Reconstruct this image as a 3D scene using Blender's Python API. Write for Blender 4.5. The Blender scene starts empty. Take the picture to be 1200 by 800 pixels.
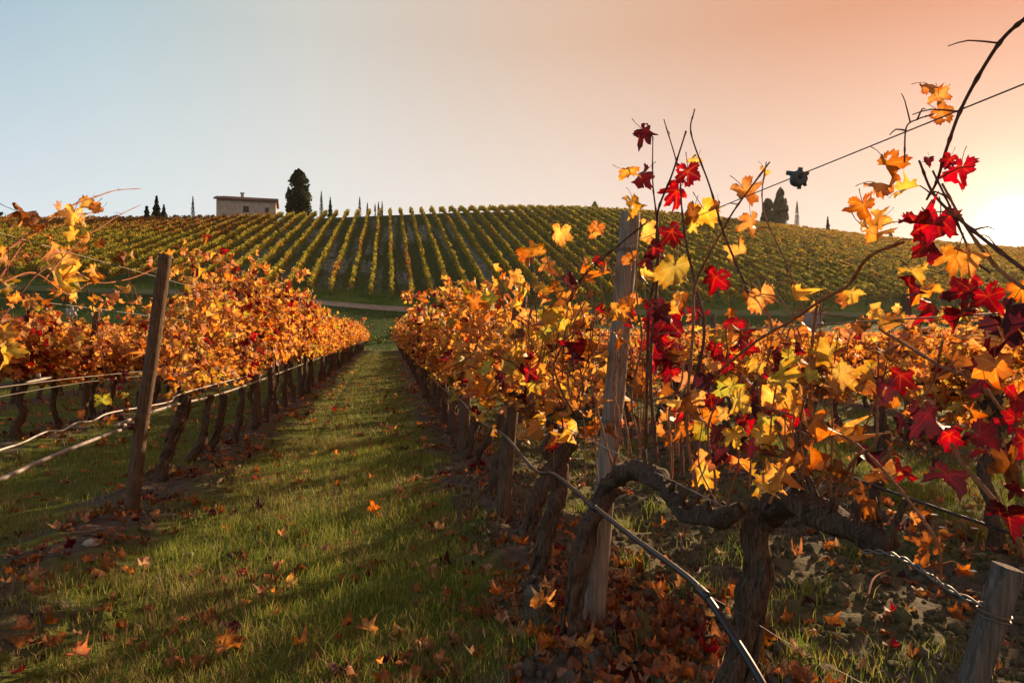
import bpy, math, random
import numpy as np
from mathutils import Vector, Matrix
C = bpy.context.scene.collection
rng = np.random.default_rng(7)
random.seed(7)
R_ = math.radians
PI = math.pi

def lin(r, g, b):
    return tuple((c/255/12.92) if c/255 <= 0.04045 else ((c/255+0.055)/1.055)**2.4 for c in (r, g, b))

# ------------------------------------------------------------------ camera
CAMH = 1.25
YAW = R_(10.27)
cam_d = bpy.data.cameras.new('camera'); cam = bpy.data.objects.new('camera', cam_d); C.objects.link(cam)
cam.location = (0, 0, CAMH); cam.rotation_euler = (R_(90), 0, -YAW)
cam_d.lens = 24.0; cam_d.sensor_width = 36.0; cam_d.clip_start = 0.05; cam_d.clip_end = 4000
bpy.context.scene.camera = cam
FWD = np.array([math.sin(YAW), math.cos(YAW), 0.0]); RGT = np.array([math.cos(YAW), -math.sin(YAW), 0.0]); UP = np.array([0, 0, 1.0])
EYE = np.array([0, 0, CAMH])
FPX = 800.0

# ------------------------------------------------------------------ light
SUN_BEAR = R_(48.0); SUN_EL = R_(15.0)
SUND = np.array([math.sin(SUN_BEAR)*math.cos(SUN_EL), math.cos(SUN_BEAR)*math.cos(SUN_EL), math.sin(SUN_EL)])
sl = bpy.data.lights.new('sun', 'SUN'); sl.energy = 5.0; sl.angle = R_(0.6); sl.color = (1.0, 0.66, 0.38)
so = bpy.data.objects.new('sun', sl); C.objects.link(so)
so.rotation_euler = Vector(tuple(SUND)).to_track_quat('Z', 'Y').to_euler()

EXPO = 1.1
HAZE = .00005
world = bpy.data.worlds.new("World"); bpy.context.scene.world = world; world.use_nodes = True

class NT:
    def __init__(s, nt): s.nt = nt; nt.nodes.clear()
    def n(s, t, **k):
        nd = s.nt.nodes.new(t)
        for a, b in k.items(): setattr(nd, a, b)
        return nd
    def l(s, a, b): s.nt.links.new(a, b)
    def put(s, sock, v):
        if hasattr(v, 'links') or isinstance(v, bpy.types.NodeSocket): s.l(v, sock)
        else: sock.default_value = v
    def m(s, op, a, b=None, c=None, clamp=False):
        nd = s.n('ShaderNodeMath', operation=op, use_clamp=clamp)
        s.put(nd.inputs[0], a)
        if b is not None: s.put(nd.inputs[1], b)
        if c is not None: s.put(nd.inputs[2], c)
        return nd.outputs[0]
    def dot(s, a, v):
        nd = s.n('ShaderNodeVectorMath', operation='DOT_PRODUCT'); s.put(nd.inputs[0], a); nd.inputs[1].default_value = tuple(v)
        return nd.outputs['Value']
    def ramp(s, f, stops, interp='LINEAR'):
        nd = s.n('ShaderNodeValToRGB'); cr = nd.color_ramp; cr.interpolation = interp
        while len(cr.elements) < len(stops): cr.elements.new(0.5)
        for e, (p, c) in zip(cr.elements, stops):
            e.position = p; e.color = (*c, 1) if len(c) == 3 else c
        s.put(nd.inputs[0], f); return nd.outputs['Color']
    def mix(s, f, a, b, mode='MIX'):
        nd = s.n('ShaderNodeMix', data_type='RGBA', blend_type=mode); s.put(nd.inputs['Factor'], f)
        for k, v in ((6, a), (7, b)):
            if isinstance(v, tuple): nd.inputs[k].default_value = (*v, 1) if len(v) == 3 else v
            else: s.l(v, nd.inputs[k])
        return nd.outputs[2]
    def rng(s, f, a, b, c=0.0, d=1.0, smooth=False):
        nd = s.n('ShaderNodeMapRange'); nd.clamp = True
        if smooth: nd.interpolation_type = 'SMOOTHSTEP'
        s.put(nd.inputs[0], f); nd.inputs[1].default_value = a; nd.inputs[2].default_value = b; nd.inputs[3].default_value = c; nd.inputs[4].default_value = d
        return nd.outputs[0]
    def noise(s, vec, scale, detail=3, rough=0.55, dist=0.0):
        nd = s.n('ShaderNodeTexNoise'); s.put(nd.inputs['Vector'], vec); nd.inputs['Scale'].default_value = scale
        nd.inputs['Detail'].default_value = detail; nd.inputs['Roughness'].default_value = rough; nd.inputs['Distortion'].default_value = dist
        return nd.outputs['Fac']
    def scale(s, vec, v):
        nd = s.n('ShaderNodeVectorMath', operation='MULTIPLY'); s.put(nd.inputs[0], vec); nd.inputs[1].default_value = v
        return nd.outputs[0]

w = NT(world.node_tree)
tc = w.n('ShaderNodeTexCoord').outputs['Generated']
u = w.rng(w.dot(tc, RGT), -0.66, 0.66); v = w.dot(tc, (0, 0, 1))
top = w.ramp(u, [(0.0, lin(148, 180, 206)), (0.13, lin(180, 203, 211)), (0.3, lin(210, 208, 200)), (0.55, lin(224, 189, 163)), (0.78, lin(222, 158, 122)), (1.0, lin(217, 126, 88))])
hor = w.ramp(u, [(0.0, lin(226, 236, 240)), (0.3, lin(242, 238, 233)), (0.55, lin(249, 233, 221)), (1.0, lin(249, 216, 192))])
blend = w.rng(v, 0.09, 0.40, smooth=False)
blend = w.m('POWER', blend, 1.2)
sky = w.mix(blend, hor, top)
zen = w.ramp(u, [(0.0, lin(88, 112, 145)), (1.0, lin(150, 112, 100))])
sky = w.mix(w.rng(v, 0.42, 0.95, smooth=True), sky, zen)
GB, GE = R_(46.6), R_(7.6)   # sun glow painted into the sky over the ridge, lower than the sun lamp
g = w.m('MAXIMUM', w.dot(tc, (math.sin(GB)*math.cos(GE), math.cos(GB)*math.cos(GE), math.sin(GE))), 0.0)
glow = w.m('ADD', w.m('MULTIPLY', w.m('POWER', g, 60.0), 0.02), w.m('MULTIPLY', w.m('POWER', g, 420.0), 0.6))
glow = w.m('ADD', glow, w.m('MULTIPLY', w.m('POWER', g, 7000.0), 30.0))
gc = w.n('ShaderNodeVectorMath', operation='SCALE'); gc.inputs[0].default_value = (1.0, 0.80, 0.52); w.l(glow, gc.inputs['Scale'])
sky = w.mix(1.0, sky, gc.outputs[0], 'ADD')
s10 = w.n('ShaderNodeVectorMath', operation='SCALE'); w.l(sky, s10.inputs[0]); s10.inputs['Scale'].default_value = 10.0/2**EXPO
nish = w.n('ShaderNodeTexSky', sky_type='NISHITA', sun_disc=False, sun_elevation=SUN_EL, sun_rotation=SUN_BEAR)
fin = w.mix(0.03, s10.outputs[0], nish.outputs[0])
bg = w.n('ShaderNodeBackground'); w.l(fin, bg.inputs[0]); bg.inputs[1].default_value = 0.1
w.l(bg.outputs[0], w.n('ShaderNodeOutputWorld').inputs[0])
sc = bpy.context.scene
sc.view_settings.view_transform = 'Standard'; sc.view_settings.look = 'None'; sc.view_settings.gamma = 1; sc.view_settings.use_curve_mapping = False
sc.view_settings.exposure = EXPO
sc.render.engine = 'CYCLES'
sc.cycles.max_bounces = 6; sc.cycles.diffuse_bounces = 3; sc.cycles.transmission_bounces = 3; sc.cycles.glossy_bounces = 2

# ------------------------------------------------------------------ numpy noise
def _hash(ix, iy, seed):
    n = (ix.astype(np.int64)*374761393 + iy.astype(np.int64)*668265263 + seed*1442695041) & 0xffffffff
    n = ((n ^ (n >> 13))*1274126177) & 0xffffffff
    n = n ^ (n >> 16)
    return (n & 0xffff)/65535.0
def vn(x, y, seed=0):
    x = np.asarray(x, float); y = np.asarray(y, float)
    ix = np.floor(x); iy = np.floor(y); fx = x-ix; fy = y-iy
    fx = fx*fx*(3-2*fx); fy = fy*fy*(3-2*fy)
    a = _hash(ix, iy, seed); b = _hash(ix+1, iy, seed); c = _hash(ix, iy+1, seed); d = _hash(ix+1, iy+1, seed)
    return (a*(1-fx)+b*fx)*(1-fy)+(c*(1-fx)+d*fx)*fy
def fbm(x, y, seed=0, o=4):
    s = 0; a = 0.5; t = 0
    for i in range(o):
        s = s+a*vn(x*2**i, y*2**i, seed+i*17); t += a; a *= 0.5
    return s/t
def sst(x, a, b):
    t = np.clip((np.asarray(x, float)-a)/(b-a), 0, 1); return t*t*(3-2*t)

# ------------------------------------------------------------------ terrain
ROW0, SPC = 0.79, 2.59
def zpath(X): return 4.9 + 2.2*sst(-np.asarray(X, float), -8, 26) + 1.2*sst(-np.asarray(X, float), 26, 70)
def zcrest(X): return 28.4 + 8.3*np.exp(-((np.asarray(X, float)-50)/85)**2)
def hbase(X, Y):
    X = np.asarray(X, float); Y = np.asarray(Y, float)
    z = 0.6*sst(Y, 8, 52)
    z = z + (zpath(X)-0.6)*np.clip((Y-60)/26, 0, 1)**1.35
    t = (Y-86)/94
    k = 0.05
    a = np.clip(1.03*t, -2, 3); b = 1.0-0.30*(t-1)
    gg = -k*np.log(np.exp(-a/k)+np.exp(-b/k))
    gg = np.where(t > 0, gg, 0)
    gg = np.maximum(gg, 0.25*sst(t, 0.5, 1.2))
    z = z + (zcrest(X)-zpath(X))*np.where(t > 0, gg, 0)
    return z
def rowd(X): return np.abs(((np.asarray(X)-ROW0)/SPC+0.5) % 1 - 0.5)*SPC
def hgt(X, Y):
    X = np.asarray(X, float); Y = np.asarray(Y, float)
    z = hbase(X, Y)
    near = 1-sst(Y, 30, 60)
    rd = rowd(X)
    z = z + near*0.05*(1-sst(rd, 0.1, 0.75))*(0.5+fbm(X*1.3, Y*1.3, 5))
    nn = 1-sst(Y, 10, 20)
    rough = 0.55+0.65*sst(X, 0.35, 0.8)*(1-sst(X, 3.1, 3.6)) + 0.4*(1-sst(rd, 0.2, 0.6))
    z = z + nn*rough*0.085*(fbm(X*5, Y*5, 11, 4)-0.5)
    z = z + nn*0.10*(fbm(X*0.8, Y*0.8, 3, 2)-0.5)
    # tyre tread ruts in the bare alley on the right
    rut = np.exp(-((X-1.75)/0.16)**2)+np.exp(-((X-2.75)/0.16)**2)
    z = z - nn*rut*(0.045+0.018*np.sin(Y*38+np.abs(X-1.75)*30))
    # clod mounds at the foot of the near right vines
    for mx, my, mr, mh in ((0.66, 3.0, 0.16, 0.15), (0.62, 3.75, 0.2, 0.09), (0.60, 4.4, 0.2, 0.07), (0.98, 2.55, 0.12, 0.05), (0.58, 5.1, 0.2, 0.08), (1.35, 2.1, 0.1, 0.05)):
        z = z + mh*np.exp(-(((X-mx)**2+(Y-my)**2)/(mr*mr)))*(0.6+0.8*fbm(X*9, Y*9, 23))
    return z
def H(x, y): return float(hgt(np.array([x]), np.array([y]))[0])

# ------------------------------------------------------------------ screen helpers
def ray(px, py): return FWD + RGT*((px-600)/FPX) + UP*((400-py)/FPX)
def onrow(px, py, X):
    d = ray(px, py); return EYE + d*(X/d[0])
def atdepth(px, py, D): return EYE + ray(px, py)*D
def onground(px, py):
    d = ray(px, py); t = -CAMH/d[2]
    for _ in range(6):
        p = EYE+d*t; t = (H(p[0], p[1])-CAMH)/d[2]
    return EYE+d*t

# ------------------------------------------------------------------ geometry accumulator
class Geo:
    def __init__(s): s.V = []; s.L = []; s.T = []; s.M = []; s.A = []; s.nv = 0
    def add(s, V, F, mat=0, A=None):
        """F: (m,k) int array"""
        V = np.asarray(V, float).reshape(-1, 3); F = np.asarray(F, int)
        s.V.append(V); s.L.append((F+s.nv).ravel()); s.T.append(np.full(len(F), F.shape[1]))
        s.M.append(np.full(len(F), mat) if np.isscalar(mat) else np.asarray(mat))
        s.A.append(np.zeros((len(V), 3)) if A is None else A)
        s.nv += len(V); return s
    def box(s, c, d, rz=0.0, mat=0):
        x, y, z = d[0]/2, d[1]/2, d[2]/2
        P = np.array([[sx*x, sy*y, sz*z] for sz in (-1, 1) for sy in (-1, 1) for sx in (-1, 1)])
        cr, sr = math.cos(rz), math.sin(rz)
        P = P @ np.array([[cr, sr, 0], [-sr, cr, 0], [0, 0, 1]]) + np.array(c)
        return s.add(P, [[0, 2, 3, 1], [4, 5, 7, 6], [0, 1, 5, 4], [1, 3, 7, 5], [3, 2, 6, 7], [2, 0, 4, 6]], mat)
    def tube(s, pts, rad, seg=8, mat=0, n=None, bark=0.0, cap=True, seed=0, bfreq=3.0):
        P = np.asarray(pts, float); rad = np.atleast_1d(np.asarray(rad, float))
        if len(rad) == 1: rad = np.full(len(P), rad[0])
        if n: P, rad = resample(P, rad, n)
        if bark > .33:   # old wood wanders and swells
            q_ = np.concatenate([[0], np.cumsum(np.linalg.norm(np.diff(P, axis=0), axis=1))]); mm = np.clip(q_/.05, 0, 1)*rad*1.1
            P = P+np.stack([(vn(q_*13, q_*0+seed+j_, 7)-.5)*mm for j_ in range(3)], -1)*np.array([1, 1, .6]); rad = rad*(.82+.42*vn(q_*11, q_*0+seed, 31))
        T = np.gradient(P, axis=0); T /= np.linalg.norm(T, axis=1)[:, None]+1e-9
        ref = np.array([0, 1, 0.]) if abs(T[0][1]) < 0.8 else np.array([1., 0, 0])
        N = np.zeros_like(P); nrm = ref
        for i in range(len(P)):
            nrm = nrm - T[i]*np.dot(nrm, T[i]); nrm /= np.linalg.norm(nrm)+1e-9; N[i] = nrm
        B = np.cross(T, N)
        a = np.arange(seg)*2*PI/seg
        arc = np.concatenate([[0], np.cumsum(np.linalg.norm(np.diff(P, axis=0), axis=1))])
        rr = np.repeat(rad[:, None], seg, 1)
        if bark > 0:
            A_, S_ = np.meshgrid(a, arc)
            tw = A_ + S_*4.0
            ridg = vn(tw/(2*PI)*7 % 7, S_*9+seed*3.7, seed) - 0.5
            lump = fbm(np.cos(A_)*1.2+seed*5.1+S_*bfreq*2, np.sin(A_)*1.2+S_*bfreq*2, seed+3, 3)-0.5
            strand = np.sin(tw*4+S_*6+seed)*0.5
            fine = np.abs(vn(tw/(2*PI)*11 % 11, S_*30+seed, seed+9)-.5)
            rr = rr*(1+bark*(ridg*1.3+lump*2.2+strand*0.45-fine*.8+.2))
        V = P[:, None, :] + rr[:, :, None]*(np.cos(a)[None, :, None]*N[:, None, :]+np.sin(a)[None, :, None]*B[:, None, :])
        m = len(P); V = V.reshape(-1, 3)
        i = np.arange(m-1)[:, None]; j = np.arange(seg)[None, :]; j2 = (j+1) % seg
        F = np.stack([i*seg+j, i*seg+j2, (i+1)*seg+j2, (i+1)*seg+j], -1).reshape(-1, 4)
        s.add(V, F, mat)
        if cap:
            b0 = s.nv-m*seg
            s.L.append(b0+np.arange(seg)[::-1]); s.T.append(np.array([seg])); s.M.append(np.array([mat]))
            s.L.append(b0+(m-1)*seg+np.arange(seg)); s.T.append(np.array([seg])); s.M.append(np.array([mat]))
        return s
    def mesh(s, name, mats, smooth=True):
        me = bpy.data.meshes.new(name)
        V = np.concatenate(s.V); L = np.concatenate(s.L).astype(np.int32); T = np.concatenate(s.T).astype(np.int32)
        me.vertices.add(len(V)); me.vertices.foreach_set('co', V.astype(np.float32).ravel())
        me.loops.add(len(L)); me.loops.foreach_set('vertex_index', L)
        me.polygons.add(len(T)); st = np.concatenate([[0], np.cumsum(T)[:-1]]).astype(np.int32)
        me.polygons.foreach_set('loop_start', st)
        me.polygons.foreach_set('material_index', np.concatenate(s.M).astype(np.int32))
        me.polygons.foreach_set('use_smooth', np.full(len(T), smooth))
        A = np.concatenate(s.A)
        if A.any():
            at = me.attributes.new('lc', 'FLOAT_VECTOR', 'POINT'); at.data.foreach_set('vector', A.astype(np.float32).ravel())
        for m in (mats if isinstance(mats, (list, tuple)) else [mats]): me.materials.append(m)
        me.update(calc_edges=True)
        return me
    def obj(s, name, mats, parent=None, loc=None, smooth=True, **props):
        return link(name, s.mesh(name, mats, smooth), parent, loc, **props)
def link(name, data, parent=None, loc=None, **props):
    o = bpy.data.objects.new(name, data); C.objects.link(o)
    if parent is not None: o.parent = parent
    if loc is not None: o.location = tuple(float(q) for q in loc)
    for k, v_ in props.items():
        if v_ is not None: o[k] = v_
    return o
def thing(name, label, cat, loc, group=None): return link(name, None, None, loc, label=label, category=cat, group=group)
def resample(P, rad, n):
    P = np.asarray(P, float); m = len(P)
    Q = np.vstack([2*P[0]-P[1], P, 2*P[-1]-P[-2]]); t = np.linspace(0, m-1, n); i = np.minimum(t.astype(int), m-2); f = (t-i)[:, None]
    p0, p1, p2, p3 = Q[i], Q[i+1], Q[i+2], Q[i+3]
    out = 0.5*((2*p1)+(-p0+p2)*f+(2*p0-5*p1+4*p2-p3)*f**2+(-p0+3*p1-3*p2+p3)*f**3)
    return out, np.interp(t, np.arange(m), rad)

# ------------------------------------------------------------------ materials
def base_mat(name):
    m = bpy.data.materials.new(name); m.use_nodes = True; return m, NT(m.node_tree)
def finish(t, col, rough=0.8, bump=None, bstr=0.3, bdist=0.01, spec=0.3, metal=0.0):
    p = t.n('ShaderNodeBsdfPrincipled'); t.put(p.inputs['Base Color'], (*col, 1) if isinstance(col, tuple) else col)
    t.put(p.inputs['Roughness'], rough); p.inputs['Specular IOR Level'].default_value = spec; p.inputs['Metallic'].default_value = metal
    if bump is not None:
        b = t.n('ShaderNodeBump'); b.inputs['Strength'].default_value = bstr; b.inputs['Distance'].default_value = bdist
        t.l(bump, b.inputs['Height']); t.l(b.outputs[0], p.inputs['Normal'])
    return p.outputs[0]
def out(t, sh): t.l(sh, t.n('ShaderNodeOutputMaterial').inputs[0])

# vein group: main ribs run from the stalk joint into each lobe
LOBES = [(90, 1.0, 27), (33, .90, 25), (147, .90, 25), (-28, .66, 27), (208, .66, 27)]
vg = bpy.data.node_groups.new('leaf_veins', 'ShaderNodeTree')
vg.interface.new_socket('Vector', in_out='INPUT', socket_type='NodeSocketVector'); vg.interface.new_socket('Vein', in_out='OUTPUT', socket_type='NodeSocketFloat')
t = NT(vg); gi = t.n('NodeGroupInput'); go = t.n('NodeGroupOutput'); acc = None
for a, L_, _w in LOBES:
    ca, sa = math.cos(R_(a)), math.sin(R_(a))
    along = t.dot(gi.outputs[0], (ca, sa, 0)); side = t.m('ABSOLUTE', t.dot(gi.outputs[0], (-sa, ca, 0)))
    # side ribs: a saw pattern slanting off the main rib
    sr = t.m('ABSOLUTE', t.m('SUBTRACT', t.m('FRACT', t.m('MULTIPLY', t.m('SUBTRACT', along, side), 5.5)), 0.5))
    sr = t.m('MULTIPLY', t.rng(sr, 0.0, 0.14, 1, 0), t.rng(side, 0.0, 0.3, 0.55, 0.0))
    main = t.rng(side, 0.006, 0.035, 1, 0)
    k = t.m('MULTIPLY', t.m('MAXIMUM', main, sr), t.m('GREATER_THAN', along, 0.0))
    acc = k if acc is None else t.m('MAXIMUM', acc, k)
t.l(acc, go.inputs[0])

def leaf_mat(name, a, b, vein, edge, edge_amt=0.6, trans=0.5, vein_amt=0.6, rough=0.55):
    m, t = base_mat(name)
    lc = t.n('ShaderNodeAttribute', attribute_name='lc').outputs['Vector']
    geo = t.n('ShaderNodeNewGeometry'); oi = t.n('ShaderNodeObjectInfo')
    r = t.m('FRACT', t.m('ADD', geo.outputs['Random Per Island'], t.m('MULTIPLY', oi.outputs['Random'], 7.31)))
    pos = geo.outputs['Position']
    nz = t.noise(pos, 38.0, 3, 0.6); nz2 = t.noise(pos, 120.0, 2, 0.6)
    f = t.m('ADD', t.m('MULTIPLY', t.m('SUBTRACT', nz, 0.5), 2.6), r)
    col = t.mix(t.rng(f, 0.25, 0.85), a, b)
    gv = t.n('ShaderNodeGroup'); gv.node_tree = vg; t.l(lc, gv.inputs[0])
    col = t.mix(t.m('MULTIPLY', gv.outputs[0], vein_amt), col, vein)
    sep = t.n('ShaderNodeSeparateXYZ'); t.l(lc, sep.inputs[0])
    e = t.m('MULTIPLY', t.m('POWER', t.m('MAXIMUM', sep.outputs[2], 0.0), 1.5), t.rng(nz, 0.43, 0.58, 0.0, 1.0))
    spots = t.m('MAXIMUM', t.rng(nz2, 0.62, 0.70, 0, 0.6), t.rng(t.noise(pos, 17.0, 3, 0.6), 0.57, 0.64, 0, 0.7))
    e = t.m('MAXIMUM', t.m('MULTIPLY', e, min(1.0, edge_amt*1.5)), spots)
    col = t.mix(e, col, edge)
    br = t.m('MULTIPLY_ADD', t.m('FRACT', t.m('MULTIPLY', r, 13.7)), 0.6, 0.65)
    hs = t.n('ShaderNodeHueSaturation'); t.l(col, hs.inputs['Color']); t.l(br, hs.inputs['Value'])
    col = hs.outputs[0]
    bm = t.m('ADD', t.m('MULTIPLY', gv.outputs[0], -0.5), nz)
    p = finish(t, col, rough, bm, 0.35, 0.004, 0.25)
    tr = t.n('ShaderNodeBsdfTranslucent')
    hs2 = t.n('ShaderNodeHueSaturation'); t.l(col, hs2.inputs['Color']); hs2.inputs['Saturation'].default_value = 1.1; hs2.inputs['Value'].default_value = 1.35
    t.l(hs2.outputs[0], tr.inputs[0])
    mx = t.n('ShaderNodeMixShader'); mx.inputs[0].default_value = trans; t.l(p, mx.inputs[1]); t.l(tr.outputs[0], mx.inputs[2])
    out(t, mx.outputs[0]); return m
LM = {
 'G': leaf_mat('leaf_gold', (.68, .34, .09), (.78, .53, .17), (.72, .52, .14), (.30, .09, .02), .75),
 'Y': leaf_mat('leaf_yellow', (.66, .42, .09), (.50, .42, .10), (.78, .62, .2), (.45, .18, .03), .6),
 'O': leaf_mat('leaf_orange', (.56, .20, .055), (.72, .40, .15), (.72, .42, .1), (.26, .05, .015), .7),
 'R': leaf_mat('leaf_red', (.36, .016, .026), (.12, .010, .016), (.62, .16, .06), (.07, .008, .012), .75, .5, .5),
 'D': leaf_mat('leaf_dark_red', (.085, .012, .018), (.045, .012, .018), (.22, .03, .03), (.035, .01, .015), .6, .42, .4),
 'B': leaf_mat('leaf_dry_brown', (.33, .12, .035), (.20, .075, .03), (.38, .18, .07), (.10, .04, .02), .6, .35, .4, .75),
 'E': leaf_mat('leaf_lime', (.30, .33, .05), (.50, .43, .08), (.62, .58, .18), (.42, .18, .03), .6),
 'N': leaf_mat('leaf_green', (.14, .22, .03), (.28, .30, .04), (.40, .42, .12), (.30, .14, .03), .5),
 'T': leaf_mat('leaf_pale_tan', (.44, .27, .15), (.30, .16, .09), (.5, .34, .2), (.15, .07, .04), .6, .25, .4, .8),
 'P': leaf_mat('leaf_pinkish', (.52, .20, .10), (.50, .27, .13), (.6, .3, .14), (.22, .06, .03), .6),
}
LK = list(LM); LMATS = [LM[k] for k in LK]; LI = {k: i for i, k in enumerate(LK)}

def bark_mat(name, a, b, sc_=(26, 26, 5), bstr=0.9):
    m, t = base_mat(name)
    tc_ = t.n('ShaderNodeNewGeometry').outputs['Position']
    q = t.scale(tc_, sc_)
    n1 = t.noise(q, 3.0, 5, 0.65, 0.6); n2 = t.noise(tc_, 9.0, 3)
    col = t.mix(t.rng(n1, 0.35, 0.68), a, b)
    col = t.mix(t.rng(n2, 0.5, 0.8, 0, 0.5), col, tuple(x*0.55 for x in a))
    out(t, finish(t, col, 0.9, n1, bstr, 0.012, 0.15)); return m
M_bark = bark_mat('vine_bark', (.035, .024, .018), (.17, .115, .08), (45, 45, 7), 1.0)
M_cane = bark_mat('cane_bark', (.20, .075, .035), (.34, .15, .075), (30, 30, 12), .4)
M_canedark = bark_mat('dark_cane_bark', (.075, .032, .025), (.17, .075, .045), (30, 30, 12), .4)
M_post = bark_mat('weathered_post_wood', (.14, .115, .095), (.34, .29, .24), (30, 30, 1.6), .6)
M_post2 = bark_mat('brown_post_wood', (.060, .042, .030), (.19, .13, .09), (40, 40, 3.0), 1.0)
M_stake = bark_mat('grey_stake_wood', (.07, .062, .055), (.22, .19, .165), (50, 50, 3.0), 1.0)
M_tree = bark_mat('tree_bark', (.06, .045, .035), (.12, .09, .07))
def plain(name, col, rough=0.6, metal=0.0, spec=0.4, var=0.25, sc_=40):
    m, t = base_mat(name); n1 = t.noise(t.n('ShaderNodeNewGeometry').outputs['Position'], sc_, 3)
    c = t.mix(t.rng(n1, 0.3, 0.7), tuple(x*(1-var) for x in col), tuple(min(1, x*(1+var)) for x in col))
    out(t, finish(t, c, rough, n1, 0.15, 0.002, spec, metal)); return m
M_wire = plain('galvanised_wire', (.22, .20, .185), .6, .4)
M_wireold = plain('rusty_wire', (.16, .12, .10), .6, .5)
M_hose = plain('black_rubber_hose', (.022, .022, .024), .42, 0, .5)
M_hosegrey = plain('dusty_grey_hose', (.26, .24, .22), .6, 0, .4)
M_cable = plain('white_cable', (.50, .48, .45), .5)
M_clip = plain('grey_plastic', (.30, .31, .32), .55, 0, .4, .15)
M_clipd = plain('dark_grey_plastic', (.07, .085, .095), .6, 0, .3, .3)
M_stone = plain('pale_stone', (.34, .31, .27), .9, 0, .2, .3, 60)
M_flower = plain('white_petals', (.8, .8, .76), .6)
M_stem = plain('green_stem', (.08, .14, .03), .6)

def blade_mat(name, a, b):
    m, t = base_mat(name); geo = t.n('ShaderNodeNewGeometry')
    c = t.mix(geo.outputs['Random Per Island'], a, b)
    p = finish(t, c, 0.5, None, spec=0.25); tr = t.n('ShaderNodeBsdfTranslucent'); t.l(c, tr.inputs[0])
    mx = t.n('ShaderNodeMixShader'); mx.inputs[0].default_value = .45; t.l(p, mx.inputs[1]); t.l(tr.outputs[0], mx.inputs[2]); out(t, mx.outputs[0]); return m
M_blades = [blade_mat('grass_green', (.085, .15, .018), (.18, .24, .035)), blade_mat('grass_yellow_green', (.24, .26, .04), (.34, .32, .08)), blade_mat('grass_dry', (.28, .20, .09), (.20, .13, .06))]
def hill_mat(name, a, b):
    m, t = base_mat(name); geo = t.n('ShaderNodeNewGeometry')
    c = t.mix(geo.outputs['Random Per Island'], a, b)
    p = finish(t, c, 0.7, None, spec=0.1); tr = t.n('ShaderNodeBsdfTranslucent'); t.l(c, tr.inputs[0])
    mx = t.n('ShaderNodeMixShader'); mx.inputs[0].default_value = .45; t.l(p, mx.inputs[1]); t.l(tr.outputs[0], mx.inputs[2]); out(t, mx.outputs[0]); return m
HM = [hill_mat('hill_leaf_green', (.13, .18, .03), (.22, .26, .04)), hill_mat('hill_leaf_olive', (.32, .32, .045), (.44, .38, .05)),
      hill_mat('hill_leaf_gold', (.60, .40, .04), (.48, .34, .04)), hill_mat('hill_leaf_orange', (.52, .20, .03), (.42, .16, .04)), hill_mat('hill_leaf_red', (.30, .06, .03), (.24, .04, .035))]
M_ever = hill_mat('evergreen_needles', (.022, .04, .016), (.04, .06, .022))
M_ever2 = hill_mat('dark_oak_leaves', (.03, .05, .018), (.055, .075, .025))

# ground materials
def ground_mat():
    m, t = base_mat('vineyard_soil_and_turf')
    pos = t.n('ShaderNodeNewGeometry').outputs['Position']
    sp = t.n('ShaderNodeSeparateXYZ'); t.l(pos, sp.inputs[0]); X, Y = sp.outputs[0], sp.outputs[1]
    rd = t.m('MULTIPLY', t.m('ABSOLUTE', t.m('SUBTRACT', t.m('FRACT', t.m('ADD', t.m('DIVIDE', t.m('SUBTRACT', X, ROW0), SPC), 100.5)), 0.5)), SPC)
    n1 = t.noise(pos, 1.6, 4); n2 = t.noise(pos, 14, 4, .65); n3 = t.noise(pos, 70, 3, .7)
    soil = t.mix(t.rng(n2, .3, .7), (.050, .040, .031), (.135, .112, .088))
    soil = t.mix(t.rng(n3, .55, .75, 0, .45), soil, (.15, .125, .098))
    turf = t.mix(t.rng(n2, .3, .7), (.045, .070, .012), (.11, .145, .022))
    turf = t.mix(t.rng(n1, .45, .7, 0, .75), turf, (.12, .13, .024))
    f = t.rng(t.m('ADD', rd, t.m('MULTIPLY', t.m('SUBTRACT', n1, .5), 1.8)), .12, .50)
    alley = t.m('MULTIPLY', t.m('MULTIPLY', t.rng(X, .5, .9), t.rng(X, 2.9, 3.5, 1, 0)), t.rng(Y, 4, 14, 1, .25))
    f = t.m('MULTIPLY', f, t.m('SUBTRACT', 1.0, t.m('MULTIPLY', alley, t.rng(n1, .3, .7, 1, .55))))
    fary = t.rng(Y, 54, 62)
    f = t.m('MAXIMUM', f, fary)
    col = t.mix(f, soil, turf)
    bank = t.mix(t.rng(t.noise(pos, .5, 4), .35, .65), (.028, .062, .012), (.055, .10, .016))  # deep green bank turf, darkened further to carry the bank's shade
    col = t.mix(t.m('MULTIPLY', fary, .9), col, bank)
    h = t.m('ADD', t.m('MULTIPLY', n2, 1.0), t.m('MULTIPLY', n3, .35))
    out(t, finish(t, col, .95, h, .8, .03, .1)); return m
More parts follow.
